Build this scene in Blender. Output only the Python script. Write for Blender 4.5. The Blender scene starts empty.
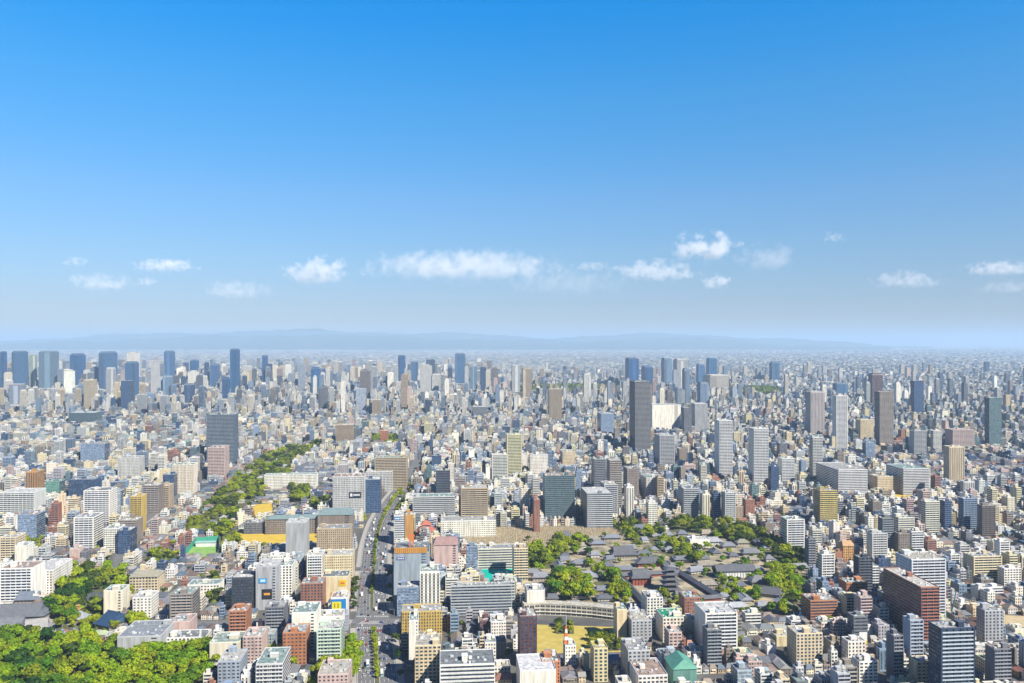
import bpy, math, random
import numpy as np
from math import radians, sin, cos, pi

scene = bpy.context.scene
RND = random.Random(7)
NR = np.random.default_rng(11)
F = 800.0            # focal length in pixels of the 1024 px wide frame
YH = 341.5           # eye-level row
H = 290.0            # eye height over the plain (observation deck)

# ------------------------------------------------------------------ camera
cam_d = bpy.data.cameras.new("camera")
cam = bpy.data.objects.new("camera", cam_d)
scene.collection.objects.link(cam)
cam.location = (0, 0, H)
cam.rotation_euler = (radians(90), 0, 0)
cam_d.sensor_width = 36
cam_d.lens = F / 1024 * 36
cam_d.clip_start = 1.0
cam_d.clip_end = 300000
scene.camera = cam

# ------------------------------------------------------------------ light
SUN_EL, SUN_AZ = 42.0, 133.0            # azimuth clockwise from the view direction (+Y)
world = bpy.data.worlds.new("World")
scene.world = world
world.use_nodes = True
wn = world.node_tree
bg = wn.nodes["Background"]
sky = wn.nodes.new("ShaderNodeTexSky")
sky.sky_type = 'NISHITA'
sky.sun_disc = False
sky.sun_elevation = radians(SUN_EL)
sky.sun_rotation = radians(SUN_AZ)
sky.altitude = 300
sky.air_density = 1.0
sky.dust_density = 0.3
sky.ozone_density = 3.0
hs = wn.nodes.new("ShaderNodeHueSaturation")
hs.inputs["Saturation"].default_value = 1.3
hs.inputs["Value"].default_value = 1.25
wn.links.new(sky.outputs[0], hs.inputs["Color"])
# colour balance of the sky by elevation (deep saturated blue above, milky blue low down)
_tc = wn.nodes.new("ShaderNodeTexCoord"); _sp = wn.nodes.new("ShaderNodeSeparateXYZ")
wn.links.new(_tc.outputs["Generated"], _sp.inputs[0])
_rp = wn.nodes.new("ShaderNodeValToRGB")
_st = [(0.0, (.40, .42, .55)), (.05, (.44, .455, .58)), (.11, (.59, .61, .67)), (.174, (.70, .75, .80)),
       (.29, (.48, .96, 1.02)), (.40, (.0, 1.06, 1.27)), (.60, (.12, .42, .80)), (1.0, (.08, .25, .55))]
while len(_rp.color_ramp.elements) < len(_st): _rp.color_ramp.elements.new(0.5)
for _e, (_p, _c) in zip(_rp.color_ramp.elements, _st):
    _e.position = _p; _e.color = (*[c / 1.25 for c in _c], 1)
wn.links.new(_sp.outputs[2], _rp.inputs[0])
_mx = wn.nodes.new("ShaderNodeMix"); _mx.data_type = 'RGBA'; _mx.blend_type = 'MULTIPLY'; _mx.inputs[0].default_value = 1.0
wn.links.new(hs.outputs[0], _mx.inputs[6]); wn.links.new(_rp.outputs[0], _mx.inputs[7])
_mr = wn.nodes.new("ShaderNodeMapRange"); _mr.inputs[1].default_value = -0.3; _mr.inputs[2].default_value = 0.3
_mr.inputs[3].default_value = 0.55; _mr.inputs[4].default_value = 1.0
wn.links.new(_sp.outputs[1], _mr.inputs[0])
_m2 = wn.nodes.new("ShaderNodeMix"); _m2.data_type = 'RGBA'; _m2.blend_type = 'MULTIPLY'; _m2.inputs[0].default_value = 1.0
wn.links.new(_mx.outputs[2], _m2.inputs[6]); wn.links.new(_mr.outputs[0], _m2.inputs[7])
wn.links.new(_m2.outputs[2], bg.inputs[0])
bg.inputs[1].default_value = 0.108

sun_d = bpy.data.lights.new("sun", 'SUN')
sun_d.energy = 5.0
sun_d.angle = radians(0.5)
sun_d.color = (1.0, 0.94, 0.83)
sun = bpy.data.objects.new("sun", sun_d)
scene.collection.objects.link(sun)
_el, _az = radians(SUN_EL), radians(SUN_AZ)
from mathutils import Vector
_sd = Vector((sin(_az) * cos(_el), cos(_az) * cos(_el), sin(_el)))
sun.rotation_euler = _sd.to_track_quat('Z', 'Y').to_euler()

scene.view_settings.view_transform = 'Standard'
scene.view_settings.look = 'None'
scene.view_settings.gamma = 1.0
scene.view_settings.use_curve_mapping = False
scene.view_settings.exposure = 0.72
scene.cycles.max_bounces = 5
scene.cycles.diffuse_bounces = 1
scene.cycles.glossy_bounces = 2
scene.cycles.transparent_max_bounces = 6
scene.cycles.volume_bounces = 5
scene.cycles.use_denoising = True
HAZE_TOP = 760.0
HAZE_DENSITY = 5.0e-5
HAZE_COLOR = (0.56, 0.77, 1.0)

# ------------------------------------------------------------------ helpers
COL = scene.collection
TH = radians(5.0)                       # the street grid is turned a little
U = np.array([cos(TH), sin(TH)]); V = np.array([-sin(TH), cos(TH)])

def dist(y):                            # distance of the ground seen in row y
    return H * F / (y - YH)

def gp(x, y):                           # ground point seen at pixel x, y
    d = dist(y)
    return ((x - 512) / F * d, d)

def px(X, Y, Z=0.0):
    return 512 + X / Y * F, YH + (H - Z) / Y * F

# ---- materials
MATS = {}
def nodes_of(name):
    m = bpy.data.materials.new(name); m.use_nodes = True
    nt = m.node_tree; b = nt.nodes["Principled BSDF"]
    MATS[name] = m
    return m, nt, b

def N(nt, t, **kw):
    n = nt.nodes.new(t)
    for k, v in kw.items(): setattr(n, k, v)
    return n

def math_n(nt, op, a, b=None):
    n = nt.nodes.new("ShaderNodeMath"); n.operation = op
    for i, v in enumerate((a, b)):
        if v is None: continue
        if isinstance(v, (int, float)): n.inputs[i].default_value = v
        else: nt.links.new(v, n.inputs[i])
    return n.outputs[0]

def mix_n(nt, fac, a, b, blend='MIX'):
    n = nt.nodes.new("ShaderNodeMix"); n.data_type = 'RGBA'; n.blend_type = blend
    if isinstance(fac, (int, float)): n.inputs[0].default_value = fac
    else: nt.links.new(fac, n.inputs[0])
    for i, v in ((6, a), (7, b)):
        if isinstance(v, tuple): n.inputs[i].default_value = (*v, 1) if len(v) == 3 else v
        else: nt.links.new(v, n.inputs[i])
    return n.outputs[2]

def noise_n(nt, scale, detail=3, coord=None, rough=0.6):
    n = nt.nodes.new("ShaderNodeTexNoise")
    n.inputs["Scale"].default_value = scale; n.inputs["Detail"].default_value = detail
    n.inputs["Roughness"].default_value = rough
    if coord is None:
        coord = nt.nodes.new("ShaderNodeNewGeometry").outputs["Position"]
    nt.links.new(coord, n.inputs["Vector"])
    return n.outputs["Fac"]

def ramp_n(nt, fac, stops):
    r = nt.nodes.new("ShaderNodeValToRGB")
    e = r.color_ramp.elements
    while len(e) < len(stops): e.new(0.5)
    for i, (p, c) in enumerate(stops):
        e[i].position = p; e[i].color = (*c, 1) if len(c) == 3 else c
    nt.links.new(fac, r.inputs[0])
    return r.outputs[0]

def tint_mat(name, rough=0.85, dirt=0.25, scale=0.15, spec=0.3):
    """wall paint, render, concrete: colour from the face, weathered by noise"""
    m, nt, b = nodes_of(name)
    a = N(nt, "ShaderNodeAttribute", attribute_name="tint")
    mp = N(nt, "ShaderNodeMapping"); nt.links.new(N(nt, "ShaderNodeNewGeometry").outputs["Position"], mp.inputs[0])
    mp.inputs["Scale"].default_value = (1.0, 1.0, 0.25)
    n = noise_n(nt, scale, 5, mp.outputs[0])
    g = ramp_n(nt, n, [(0.3, (1 - dirt,) * 3), (0.7, (1.0,) * 3)])
    c = mix_n(nt, 1.0, a.outputs["Color"], g, 'MULTIPLY')
    nt.links.new(c, b.inputs["Base Color"])
    b.inputs["Roughness"].default_value = rough
    b.inputs["Specular IOR Level"].default_value = spec
    return m
tint_mat("painted_concrete")
tint_mat("roof_deck", 0.9, 0.6, 0.3, 0.15)
tint_mat("painted_metal", 0.45, 0.15, 0.3, 0.4)

def facade_mat():
    m, nt, b = nodes_of("facade")
    a = N(nt, "ShaderNodeAttribute", attribute_name="tint")
    w = N(nt, "ShaderNodeAttribute", attribute_name="wstyle")
    uv = N(nt, "ShaderNodeUVMap", uv_map="UVMap")
    sx = N(nt, "ShaderNodeSeparateXYZ"); nt.links.new(uv.outputs[0], sx.inputs[0])
    sw = N(nt, "ShaderNodeSeparateXYZ"); nt.links.new(w.outputs["Vector"], sw.inputs[0])
    def band(c, wd):
        f = math_n(nt, 'FRACT', c)
        f = math_n(nt, 'ABSOLUTE', math_n(nt, 'SUBTRACT', f, 0.5))
        return math_n(nt, 'LESS_THAN', f, math_n(nt, 'MULTIPLY', wd, 0.5))
    mask = math_n(nt, 'MULTIPLY', band(sx.outputs[0], sw.outputs[0]), band(sx.outputs[1], sw.outputs[1]))
    cell = N(nt, "ShaderNodeCombineXYZ")
    nt.links.new(math_n(nt, 'FLOOR', sx.outputs[0]), cell.inputs[0])
    nt.links.new(math_n(nt, 'FLOOR', sx.outputs[1]), cell.inputs[1])
    wnz = N(nt, "ShaderNodeTexWhiteNoise", noise_dimensions='3D'); nt.links.new(cell.outputs[0], wnz.inputs["Vector"])
    wc = ramp_n(nt, wnz.outputs["Value"], [(0.0, (0.015, 0.022, 0.04)), (0.7, (0.04, 0.055, 0.08)), (1.0, (0.16, 0.18, 0.2))])
    mp = N(nt, "ShaderNodeMapping"); nt.links.new(N(nt, "ShaderNodeNewGeometry").outputs["Position"], mp.inputs[0])
    mp.inputs["Scale"].default_value = (1.0, 1.0, 0.1)          # rain streaks down the walls
    n = noise_n(nt, 0.35, 5, mp.outputs[0])
    g = ramp_n(nt, n, [(0.32, (0.66, 0.64, 0.6)), (0.6, (1.0,) * 3)])
    base = mix_n(nt, 1.0, a.outputs["Color"], g, 'MULTIPLY')
    nt.links.new(mix_n(nt, mask, base, wc), b.inputs["Base Color"])
    r = math_n(nt, 'SUBTRACT', 0.8, math_n(nt, 'MULTIPLY', mask, 0.55))
    nt.links.new(r, b.inputs["Roughness"])
    b.inputs["Specular IOR Level"].default_value = 0.35
facade_mat()

def glass_mat():
    m, nt, b = nodes_of("window_glass")
    a = N(nt, "ShaderNodeAttribute", attribute_name="tint")
    pos = N(nt, "ShaderNodeNewGeometry").outputs["Position"]
    sn = N(nt, "ShaderNodeVectorMath", operation='SNAP'); nt.links.new(pos, sn.inputs[0]); sn.inputs[1].default_value = (2.1, 2.1, 1.5)
    wz = N(nt, "ShaderNodeTexWhiteNoise", noise_dimensions='3D'); nt.links.new(sn.outputs[0], wz.inputs["Vector"])
    k = ramp_n(nt, wz.outputs["Value"], [(0.0, (0.5,) * 3), (0.6, (1.0,) * 3), (0.85, (1.3,) * 3), (1.0, (2.0,) * 3)])
    nt.links.new(mix_n(nt, 1.0, a.outputs["Color"], k, 'MULTIPLY'), b.inputs["Base Color"])
    b.inputs["Roughness"].default_value = 0.16
    b.inputs["Specular IOR Level"].default_value = 0.5
glass_mat()

def tile_mat():
    m, nt, b = nodes_of("roof_tiles")
    a = N(nt, "ShaderNodeAttribute", attribute_name="tint")
    tc = N(nt, "ShaderNodeTexCoord")
    wv = N(nt, "ShaderNodeTexWave", wave_type='BANDS', bands_direction='X')
    wv.inputs["Scale"].default_value = 0.6; wv.inputs["Distortion"].default_value = 0.4
    nt.links.new(tc.outputs["Object"], wv.inputs["Vector"])
    g = ramp_n(nt, wv.outputs["Fac"], [(0.0, (0.78,) * 3), (1.0, (1.05,) * 3)])
    g2 = ramp_n(nt, noise_n(nt, 0.3, 5), [(0.3, (0.75,) * 3), (0.7, (1.1,) * 3)])
    c = mix_n(nt, 1.0, a.outputs["Color"], g, 'MULTIPLY')
    c = mix_n(nt, 1.0, c, g2, 'MULTIPLY')
    nt.links.new(c, b.inputs["Base Color"])
    b.inputs["Roughness"].default_value = 0.55
tile_mat()

def ramp_mat(name, scale, stops, rough=0.9, detail=5, spec=0.1):
    m, nt, b = nodes_of(name)
    nt.links.new(ramp_n(nt, noise_n(nt, scale, detail), stops), b.inputs["Base Color"])
    b.inputs["Roughness"].default_value = rough
    b.inputs["Specular IOR Level"].default_value = spec
    return m, nt, b

def leaf_mat(name, c1, c2, c3):
    m, nt, b = nodes_of(name)
    oi = N(nt, "ShaderNodeObjectInfo")
    base = ramp_n(nt, oi.outputs["Random"], [(0.0, c1), (0.5, c2), (1.0, c3)])
    pos = N(nt, "ShaderNodeNewGeometry").outputs["Position"]
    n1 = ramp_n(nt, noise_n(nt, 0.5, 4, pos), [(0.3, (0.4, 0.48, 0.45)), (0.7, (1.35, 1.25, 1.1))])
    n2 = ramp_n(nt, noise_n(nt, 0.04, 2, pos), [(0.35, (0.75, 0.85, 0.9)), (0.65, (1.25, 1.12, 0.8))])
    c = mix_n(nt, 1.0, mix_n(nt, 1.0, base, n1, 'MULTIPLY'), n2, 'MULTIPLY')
    nt.links.new(c, b.inputs["Base Color"])
    b.inputs["Roughness"].default_value = 0.6
    b.inputs["Specular IOR Level"].default_value = 0.2
    tr = N(nt, "ShaderNodeBsdfTranslucent"); nt.links.new(c, tr.inputs["Color"])
    mx = N(nt, "ShaderNodeMixShader"); mx.inputs[0].default_value = 0.3
    nt.links.new(b.outputs[0], mx.inputs[1]); nt.links.new(tr.outputs[0], mx.inputs[2])
    nt.links.new(mx.outputs[0], nt.nodes["Material Output"].inputs["Surface"])
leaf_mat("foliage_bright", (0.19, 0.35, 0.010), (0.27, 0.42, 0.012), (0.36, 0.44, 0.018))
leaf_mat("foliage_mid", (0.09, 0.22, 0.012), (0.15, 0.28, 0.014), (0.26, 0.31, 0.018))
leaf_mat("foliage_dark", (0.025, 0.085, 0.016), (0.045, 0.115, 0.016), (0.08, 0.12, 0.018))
ramp_mat("bark", 0.8, [(0.3, (0.07, 0.05, 0.035)), (0.7, (0.14, 0.11, 0.08))])
ramp_mat("asphalt", 0.25, [(0.3, (0.12, 0.12, 0.125)), (0.7, (0.19, 0.19, 0.19))])
ramp_mat("pavement", 0.4, [(0.3, (0.30, 0.28, 0.25)), (0.7, (0.42, 0.40, 0.36))])
ramp_mat("road_paint", 0.6, [(0.3, (0.6, 0.6, 0.58)), (0.7, (0.8, 0.8, 0.78))])
ramp_mat("sand", 0.15, [(0.3, (0.42, 0.33, 0.2)), (0.7, (0.55, 0.45, 0.28))])
ramp_mat("precinct_gravel", 0.045, [(0.35, (0.12, 0.11, 0.08)), (0.5, (0.30, 0.26, 0.18)), (0.65, (0.48, 0.40, 0.26))])
ramp_mat("graveyard_soil", 0.3, [(0.35, (0.24, 0.19, 0.11)), (0.65, (0.42, 0.34, 0.2))])
ramp_mat("dry_grass", 0.12, [(0.3, (0.38, 0.30, 0.07)), (0.7, (0.52, 0.42, 0.12))])
ramp_mat("yellow_field", 0.1, [(0.3, (0.50, 0.34, 0.04)), (0.7, (0.62, 0.45, 0.08))])
ramp_mat("green_court", 0.1, [(0.3, (0.16, 0.32, 0.09)), (0.7, (0.28, 0.45, 0.12))])
ramp_mat("park_soil", 0.15, [(0.3, (0.06, 0.08, 0.03)), (0.7, (0.16, 0.15, 0.07))])
ramp_mat("teal_court", 0.1, [(0.3, (0.0, 0.34, 0.28)), (0.7, (0.01, 0.44, 0.36))])
ramp_mat("gravestone", 1.5, [(0.3, (0.22, 0.2, 0.17)), (0.7, (0.5, 0.46, 0.38))])
ramp_mat("hills_forest", 0.0015, [(0.3, (0.03, 0.06, 0.03)), (0.7, (0.09, 0.11, 0.05))])

MATLIST = ["facade", "painted_concrete", "roof_deck", "window_glass", "painted_metal", "roof_tiles"]
FAC, CON, DECK, GLS, MET, TIL = range(6)

# ---- mesh from rows:  x0 x1 y0 y1 z0 z1 ix iy mat r g b  ws1 ws2 (south) wt1 wt2 (other sides)
NC = 17
def R(x0, x1, y0, y1, z0, z1, mat, c, ix=0.0, iy=0.0, ws=(0, 0), wt=(0, 0), rot=0.0):
    return (x0, x1, y0, y1, z0, z1, ix, iy, mat, c[0], c[1], c[2], ws[0], ws[1], wt[0], wt[1], rot)

_FI = np.array([[0, 1, 5, 4], [1, 2, 6, 5], [2, 3, 7, 6], [3, 0, 4, 7], [4, 5, 6, 7], [3, 2, 1, 0]])
def rows_mesh(name, rows, xf=None, bottom=True):
    """rows -> one mesh; xf (N,4): ox, oy, oz, angle for every row"""
    a = np.asarray(rows, dtype=np.float64).reshape(-1, NC)
    n = len(a)
    x0, x1, y0, y1, z0, z1, ix, iy = a[:, :8].T
    v = np.empty((n, 8, 3))
    v[:, 0] = np.c_[x0, y0, z0]; v[:, 1] = np.c_[x1, y0, z0]; v[:, 2] = np.c_[x1, y1, z0]; v[:, 3] = np.c_[x0, y1, z0]
    v[:, 4] = np.c_[x0 + ix, y0 + iy, z1]; v[:, 5] = np.c_[x1 - ix, y0 + iy, z1]
    v[:, 6] = np.c_[x1 - ix, y1 - iy, z1]; v[:, 7] = np.c_[x0 + ix, y1 - iy, z1]
    if xf is not None:
        xf = np.asarray(xf); c, s = np.cos(xf[:, 3])[:, None], np.sin(xf[:, 3])[:, None]
        X, Y = v[..., 0].copy(), v[..., 1].copy()
        v[..., 0] = X * c - Y * s + xf[:, 0:1]; v[..., 1] = X * s + Y * c + xf[:, 1:2]; v[..., 2] += xf[:, 2:3]
    nf = 6 if bottom else 5
    f = (np.arange(n)[:, None, None] * 8 + _FI[None, :nf]).reshape(-1)
    me = bpy.data.meshes.new(name)
    me.vertices.add(n * 8); me.vertices.foreach_set("co", v.reshape(-1).astype(np.float32))
    me.loops.add(n * nf * 4); me.loops.foreach_set("vertex_index", f.astype(np.int32))
    me.polygons.add(n * nf)
    me.polygons.foreach_set("loop_start", np.arange(0, n * nf * 4, 4, dtype=np.int32))
    mats = a[:, 8].astype(int)
    used = sorted(set(mats.tolist()))
    for k in used: me.materials.append(MATS[MATLIST[k]])
    lut = np.zeros(len(MATLIST), dtype=np.int32)
    for i, k in enumerate(used): lut[k] = i
    me.polygons.foreach_set("material_index", np.repeat(lut[mats], nf).astype(np.int32))
    t = me.attributes.new("tint", 'FLOAT_VECTOR', 'FACE')
    t.data.foreach_set("vector", np.repeat(a[:, 9:12], nf, axis=0).reshape(-1).astype(np.float32))
    if FAC in used:
        w = np.zeros((n, nf, 3)); w[:, 0, :2] = a[:, 12:14]
        for k in (1, 2, 3): w[:, k, :2] = a[:, 14:16]
        t = me.attributes.new("wstyle", 'FLOAT_VECTOR', 'FACE')
        t.data.foreach_set("vector", w.reshape(-1).astype(np.float32))
        wx, wy, hh = x1 - x0, y1 - y0, z1 - z0
        kk = 2.6 + (np.arange(n) * 7919 % 97) / 97 * 2.4; bx, by, fl = np.maximum(1, np.round(wx / kk)), np.maximum(1, np.round(wy / kk)), np.maximum(1, np.round(hh / 3.1))
        off = (np.arange(n) * 37 % 1000) * 10.0
        uv = np.zeros((n, nf, 4, 2))
        for k in range(4):
            bb = bx if k in (0, 2) else by
            uv[:, k, 0] = np.c_[off, off * 0]; uv[:, k, 1] = np.c_[off + bb, off * 0]
            uv[:, k, 2] = np.c_[off + bb, fl]; uv[:, k, 3] = np.c_[off, fl]
        l = me.uv_layers.new(name="UVMap")
        l.data.foreach_set("uv", uv.reshape(-1).astype(np.float32))
    me.polygons.foreach_set("use_smooth", np.zeros(n * nf, bool))
    me.update(calc_edges=True)
    return me

def poly_mesh(name, verts, faces, mat):
    me = bpy.data.meshes.new(name); me.from_pydata(verts, [], faces); me.update()
    if mat: me.materials.append(MATS[mat])
    return me

def link(name, me, parent=None, loc=None, rz=None):
    o = bpy.data.objects.new(name, me); COL.objects.link(o)
    if parent is not None: o.parent = parent
    if loc is not None: o.location = loc
    if rz is not None: o.rotation_euler = (0, 0, rz)
    return o

def tag(o, label=None, cat=None, group=None, kind=None):
    if label: o["label"] = label
    if cat: o["category"] = cat
    if group: o["group"] = group
    if kind: o["kind"] = kind
    return o

# ------------------------------------------------------------------ haze, ground, hills
def setting():
    # air
    s = 95000.0
    me = rows_mesh("haze", [R(-s, s, -6000, s, -1.0, HAZE_TOP, CON, (1, 1, 1))])
    me.materials.clear(); me.attributes.remove(me.attributes["tint"])
    m = bpy.data.materials.new("haze_air"); m.use_nodes = True
    nt = m.node_tree; nt.nodes.remove(nt.nodes["Principled BSDF"])
    pv = nt.nodes.new("ShaderNodeVolumePrincipled")
    pv.inputs["Color"].default_value = (*HAZE_COLOR, 1); pv.inputs["Density"].default_value = HAZE_DENSITY
    pv.inputs["Anisotropy"].default_value = 0.0
    nt.links.new(pv.outputs[0], nt.nodes["Material Output"].inputs["Volume"])
    me.materials.append(m)
    tag(link("haze", me), "thin pale blue haze lying over the whole city and plain", kind="stuff")
    # ground
    m, nt, b = nodes_of("ground_city")
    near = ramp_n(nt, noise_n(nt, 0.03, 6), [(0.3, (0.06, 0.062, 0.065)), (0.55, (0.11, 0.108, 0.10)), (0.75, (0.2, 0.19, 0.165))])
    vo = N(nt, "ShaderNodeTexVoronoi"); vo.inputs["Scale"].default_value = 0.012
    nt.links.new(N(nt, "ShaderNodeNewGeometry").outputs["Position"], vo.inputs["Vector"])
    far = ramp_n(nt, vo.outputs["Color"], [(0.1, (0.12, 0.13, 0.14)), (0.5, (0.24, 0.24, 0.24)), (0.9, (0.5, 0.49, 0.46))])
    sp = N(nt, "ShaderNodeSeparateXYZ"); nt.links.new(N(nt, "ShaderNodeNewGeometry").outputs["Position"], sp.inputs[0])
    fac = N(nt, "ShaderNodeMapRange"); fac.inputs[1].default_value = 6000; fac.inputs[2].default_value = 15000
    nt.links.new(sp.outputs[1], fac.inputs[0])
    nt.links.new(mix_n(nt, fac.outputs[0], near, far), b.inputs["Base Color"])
    b.inputs["Roughness"].default_value = 0.9
    g = 90000.0
    tag(link("ground", poly_mesh("ground", [(-g, -5000, 0), (g, -5000, 0), (g, g, 0), (-g, g, 0)], [(0, 1, 2, 3)], "ground_city")), kind="structure")
    # hills on the horizon
    prof = [(-300, 340), (-60, 341), (0, 340), (40, 338.5), (80, 336.5), (130, 334.5), (180, 333), (230, 331.5), (280, 330.5), (320, 330), (350, 331.5),
            (380, 332), (420, 333.2), (470, 334.2), (520, 336.5), (560, 337), (600, 336), (640, 334.5), (680, 333.5), (720, 335), (760, 338), (820, 341), (880, 344), (960, 349), (1300, 350)]
    xs = [p[0] for p in prof]; ys = [p[1] for p in prof]
    for name, Y0, dy, f in (("hills", 40000.0, 0.0, 1.0), ("hills", 33000.0, 4.5, 0.8)):
        nx, ny = 260, 14
        vs, fs = [], []
        off = 0.0 if dy == 0 else 3.7
        for j in range(ny):
            t = j / (ny - 1)
            Y = Y0 - 5000 + 8000 * t
            for i in range(nx):
                pxl = -300 + 1600 * i / (nx - 1)
                top = float(np.interp(pxl, xs, ys)) + dy
                top += 1.1 * sin(pxl * 0.037 + off) + 0.6 * sin(pxl * 0.093 + 1 + off) + 0.4 * sin(pxl * 0.31 + 2 * off)
                hz = H + (YH - top) / F * Y0
                prof_t = math.sin(pi * min(t / 0.62, 1) / 2) if t < 0.62 else cos((t - 0.62) / 0.38 * pi / 2)
                hh = (hz) * max(prof_t, 0) * (0.86 + 0.14 * sin(i * 0.37 + j * 1.1 + off) * sin(j * 1.9 + i * 0.11)) if 0.05 < t < 0.95 and abs(t - 0.62) > 0.04 else hz * prof_t
                vs.append(((pxl - 512) / F * Y, Y, max(hh, -0.5)))
        for j in range(ny - 1):
            for i in range(nx - 1):
                a = j * nx + i
                fs.append((a, a + 1, a + nx + 1, a + nx))
        me = poly_mesh(name, vs, fs, "hills_forest")
        me.polygons.foreach_set("use_smooth", [True] * len(me.polygons))
        tag(link(name, me), kind="structure")
setting()

# ------------------------------------------------------------------ clouds (far above and beyond the haze)
def clouds():
    lst = [(165, 266, 58, 12, 1.0, "flat white cloud bank, brightest of the small clouds on the left"),
           (100, 283, 64, 15, 0.6, "soft low cloud under the flat bank on the left"),
           (75, 262, 24, 9, 0.35, "tiny faint wisp of cloud at the far left"),
           (147, 282, 20, 8, 0.5, "little round puff of cloud low on the left"),
           (318, 273, 68, 22, 1.3, "single bright rounded cloud left of the middle"),
           (236, 291, 66, 16, 0.5, "faint broken cloud low between the left bank and the rounded cloud"),
           (466, 267, 185, 26, 1.3, "long bumpy white cloud, widest cloud of the sky"),
           (566, 284, 120, 22, 0.25, "very faint veil of cloud low beside the longest cloud"),
           (592, 267, 36, 9, 0.45, "small thin cloud just right of the longest cloud"),
           (655, 272, 82, 18, 1.1, "slanting white cloud right of the middle"),
           (706, 248, 66, 24, 1.5, "highest and brightest white puffy cloud"),
           (718, 283, 30, 13, 0.8, "small round cloud below the highest cloud"),
           (768, 258, 60, 26, 0.35, "faint wispy cloud just right of the highest cloud"),
           (834, 238, 24, 9, 0.35, "tiny high wisp of cloud on the right"),
           (906, 281, 66, 15, 0.7, "soft pale cloud low on the right"),
           (1001, 269, 70, 13, 1.1, "white cloud cut by the right edge of the view"),
           (1010, 288, 60, 12, 0.35, "faint low cloud streak near the right edge")]
    for i, (cx, cy, w, h, k, lab) in enumerate(lst):
        D = 24000.0 + 1200 * (i % 3)
        sx, sz = w / F * D / 2 * 1.5, h / F * D / 2 * 1.9
        sy = sx * 0.45
        m = bpy.data.materials.new("cloud_vapour"); m.use_nodes = True
        nt = m.node_tree; nt.nodes.remove(nt.nodes["Principled BSDF"])
        pv = nt.nodes.new("ShaderNodeVolumePrincipled")
        pv.inputs["Color"].default_value = (1, 1, 1, 1); pv.inputs["Anisotropy"].default_value = -0.2
        tc = N(nt, "ShaderNodeTexCoord"); P = tc.outputs["Object"]
        ln = N(nt, "ShaderNodeVectorMath", operation='LENGTH'); nt.links.new(P, ln.inputs[0])
        mp = N(nt, "ShaderNodeMapping"); nt.links.new(P, mp.inputs[0])
        asp = max(1.0, sx / sz)
        mp.inputs["Location"].default_value = (i * 3.3, i * 1.7, 0); mp.inputs["Scale"].default_value = (asp * 1.9, asp * 0.6, 1.9)
        n = noise_n(nt, 0.95, 6, mp.outputs[0], 0.62)
        sp = N(nt, "ShaderNodeSeparateXYZ"); nt.links.new(P, sp.inputs[0])
        fall = math_n(nt, 'SUBTRACT', 1.0, math_n(nt, 'POWER', ln.outputs["Value"], 2.0))
        d = math_n(nt, 'ADD', math_n(nt, 'MULTIPLY', n, 6.5), math_n(nt, 'MULTIPLY', fall, 2.2))
        d = math_n(nt, 'SUBTRACT', d, 4.55)
        d = math_n(nt, 'MULTIPLY', d, math_n(nt, 'GREATER_THAN', fall, 0.0))
        d = math_n(nt, 'MAXIMUM', math_n(nt, 'MINIMUM', d, 1.0), 0.0)
        base = math_n(nt, 'MINIMUM', math_n(nt, 'MAXIMUM', math_n(nt, 'ADD', math_n(nt, 'MULTIPLY', sp.outputs[2], 2.2), 1.4), 0.15), 1.0)
        d = math_n(nt, 'MULTIPLY', math_n(nt, 'MULTIPLY', d, base), 1.0 * k / sy)
        nt.links.new(d, pv.inputs["Density"])
        nt.links.new(pv.outputs[0], nt.nodes["Material Output"].inputs["Volume"])
        me = bpy.data.meshes.new("cloud")
        import bmesh
        bm = bmesh.new(); bmesh.ops.create_icosphere(bm, subdivisions=3, radius=1.0); bm.to_mesh(me); bm.free()
        me.materials.append(m)
        o = link("cloud", me, loc=((cx - 512) / F * D, D, H + (YH - cy) / F * D))
        o.scale = (sx, sy, sz)
        tag(o, lab, "cloud", "small clouds above the horizon")
clouds()
# ------------------------------------------------------------------ places seen in the photograph (pixels on the ground)
def inpoly(poly, x, y):
    x = np.asarray(x, float); y = np.asarray(y, float)
    r = np.zeros(x.shape, bool); j = len(poly) - 1
    for i in range(len(poly)):
        xi, yi = poly[i]; xj, yj = poly[j]
        c = ((yi > y) != (yj > y)) & (x < (xj - xi) * (y - yi) / (yj - yi + 1e-12) + xi)
        r ^= c; j = i
    return r

def gpoly(p): return [gp(*q) for q in p]

AVENUE_END = 470
AVENUE = [(378, 720), (378, 683), (375, 650), (373, 622), (371, 600), (374, 570), (375, 545), (381, 522), (391, 504), (403, 488), (411, 474), (418, 460), (424, 446), (430, 428), (435, 410)]
AV = [gp(*p) for p in AVENUE]
SIDE = [(108, 583), (122, 550), (140, 524), (175, 499), (212, 476), (250, 455), (282, 437), (305, 425)]   # left street
SV = [gp(*p) for p in SIDE]
X0 = AV[3]                                                     # the crossing
CROSS = [(X0[0] - 420, X0[1] - 12), (X0[0], X0[1] + 3), (X0[0] + 130, X0[1] + 6)]
SOUTH = [gp(560, 690), gp(700, 681), gp(850, 680), gp(980, 690)]
WALL_ST = [gp(530, 657), gp(590, 655), gp(660, 665)]
ROADS = [(AV[:10], 46), (AV[9:12], 22), (SV, 16), (CROSS, 16), (SOUTH, 11)]

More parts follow.
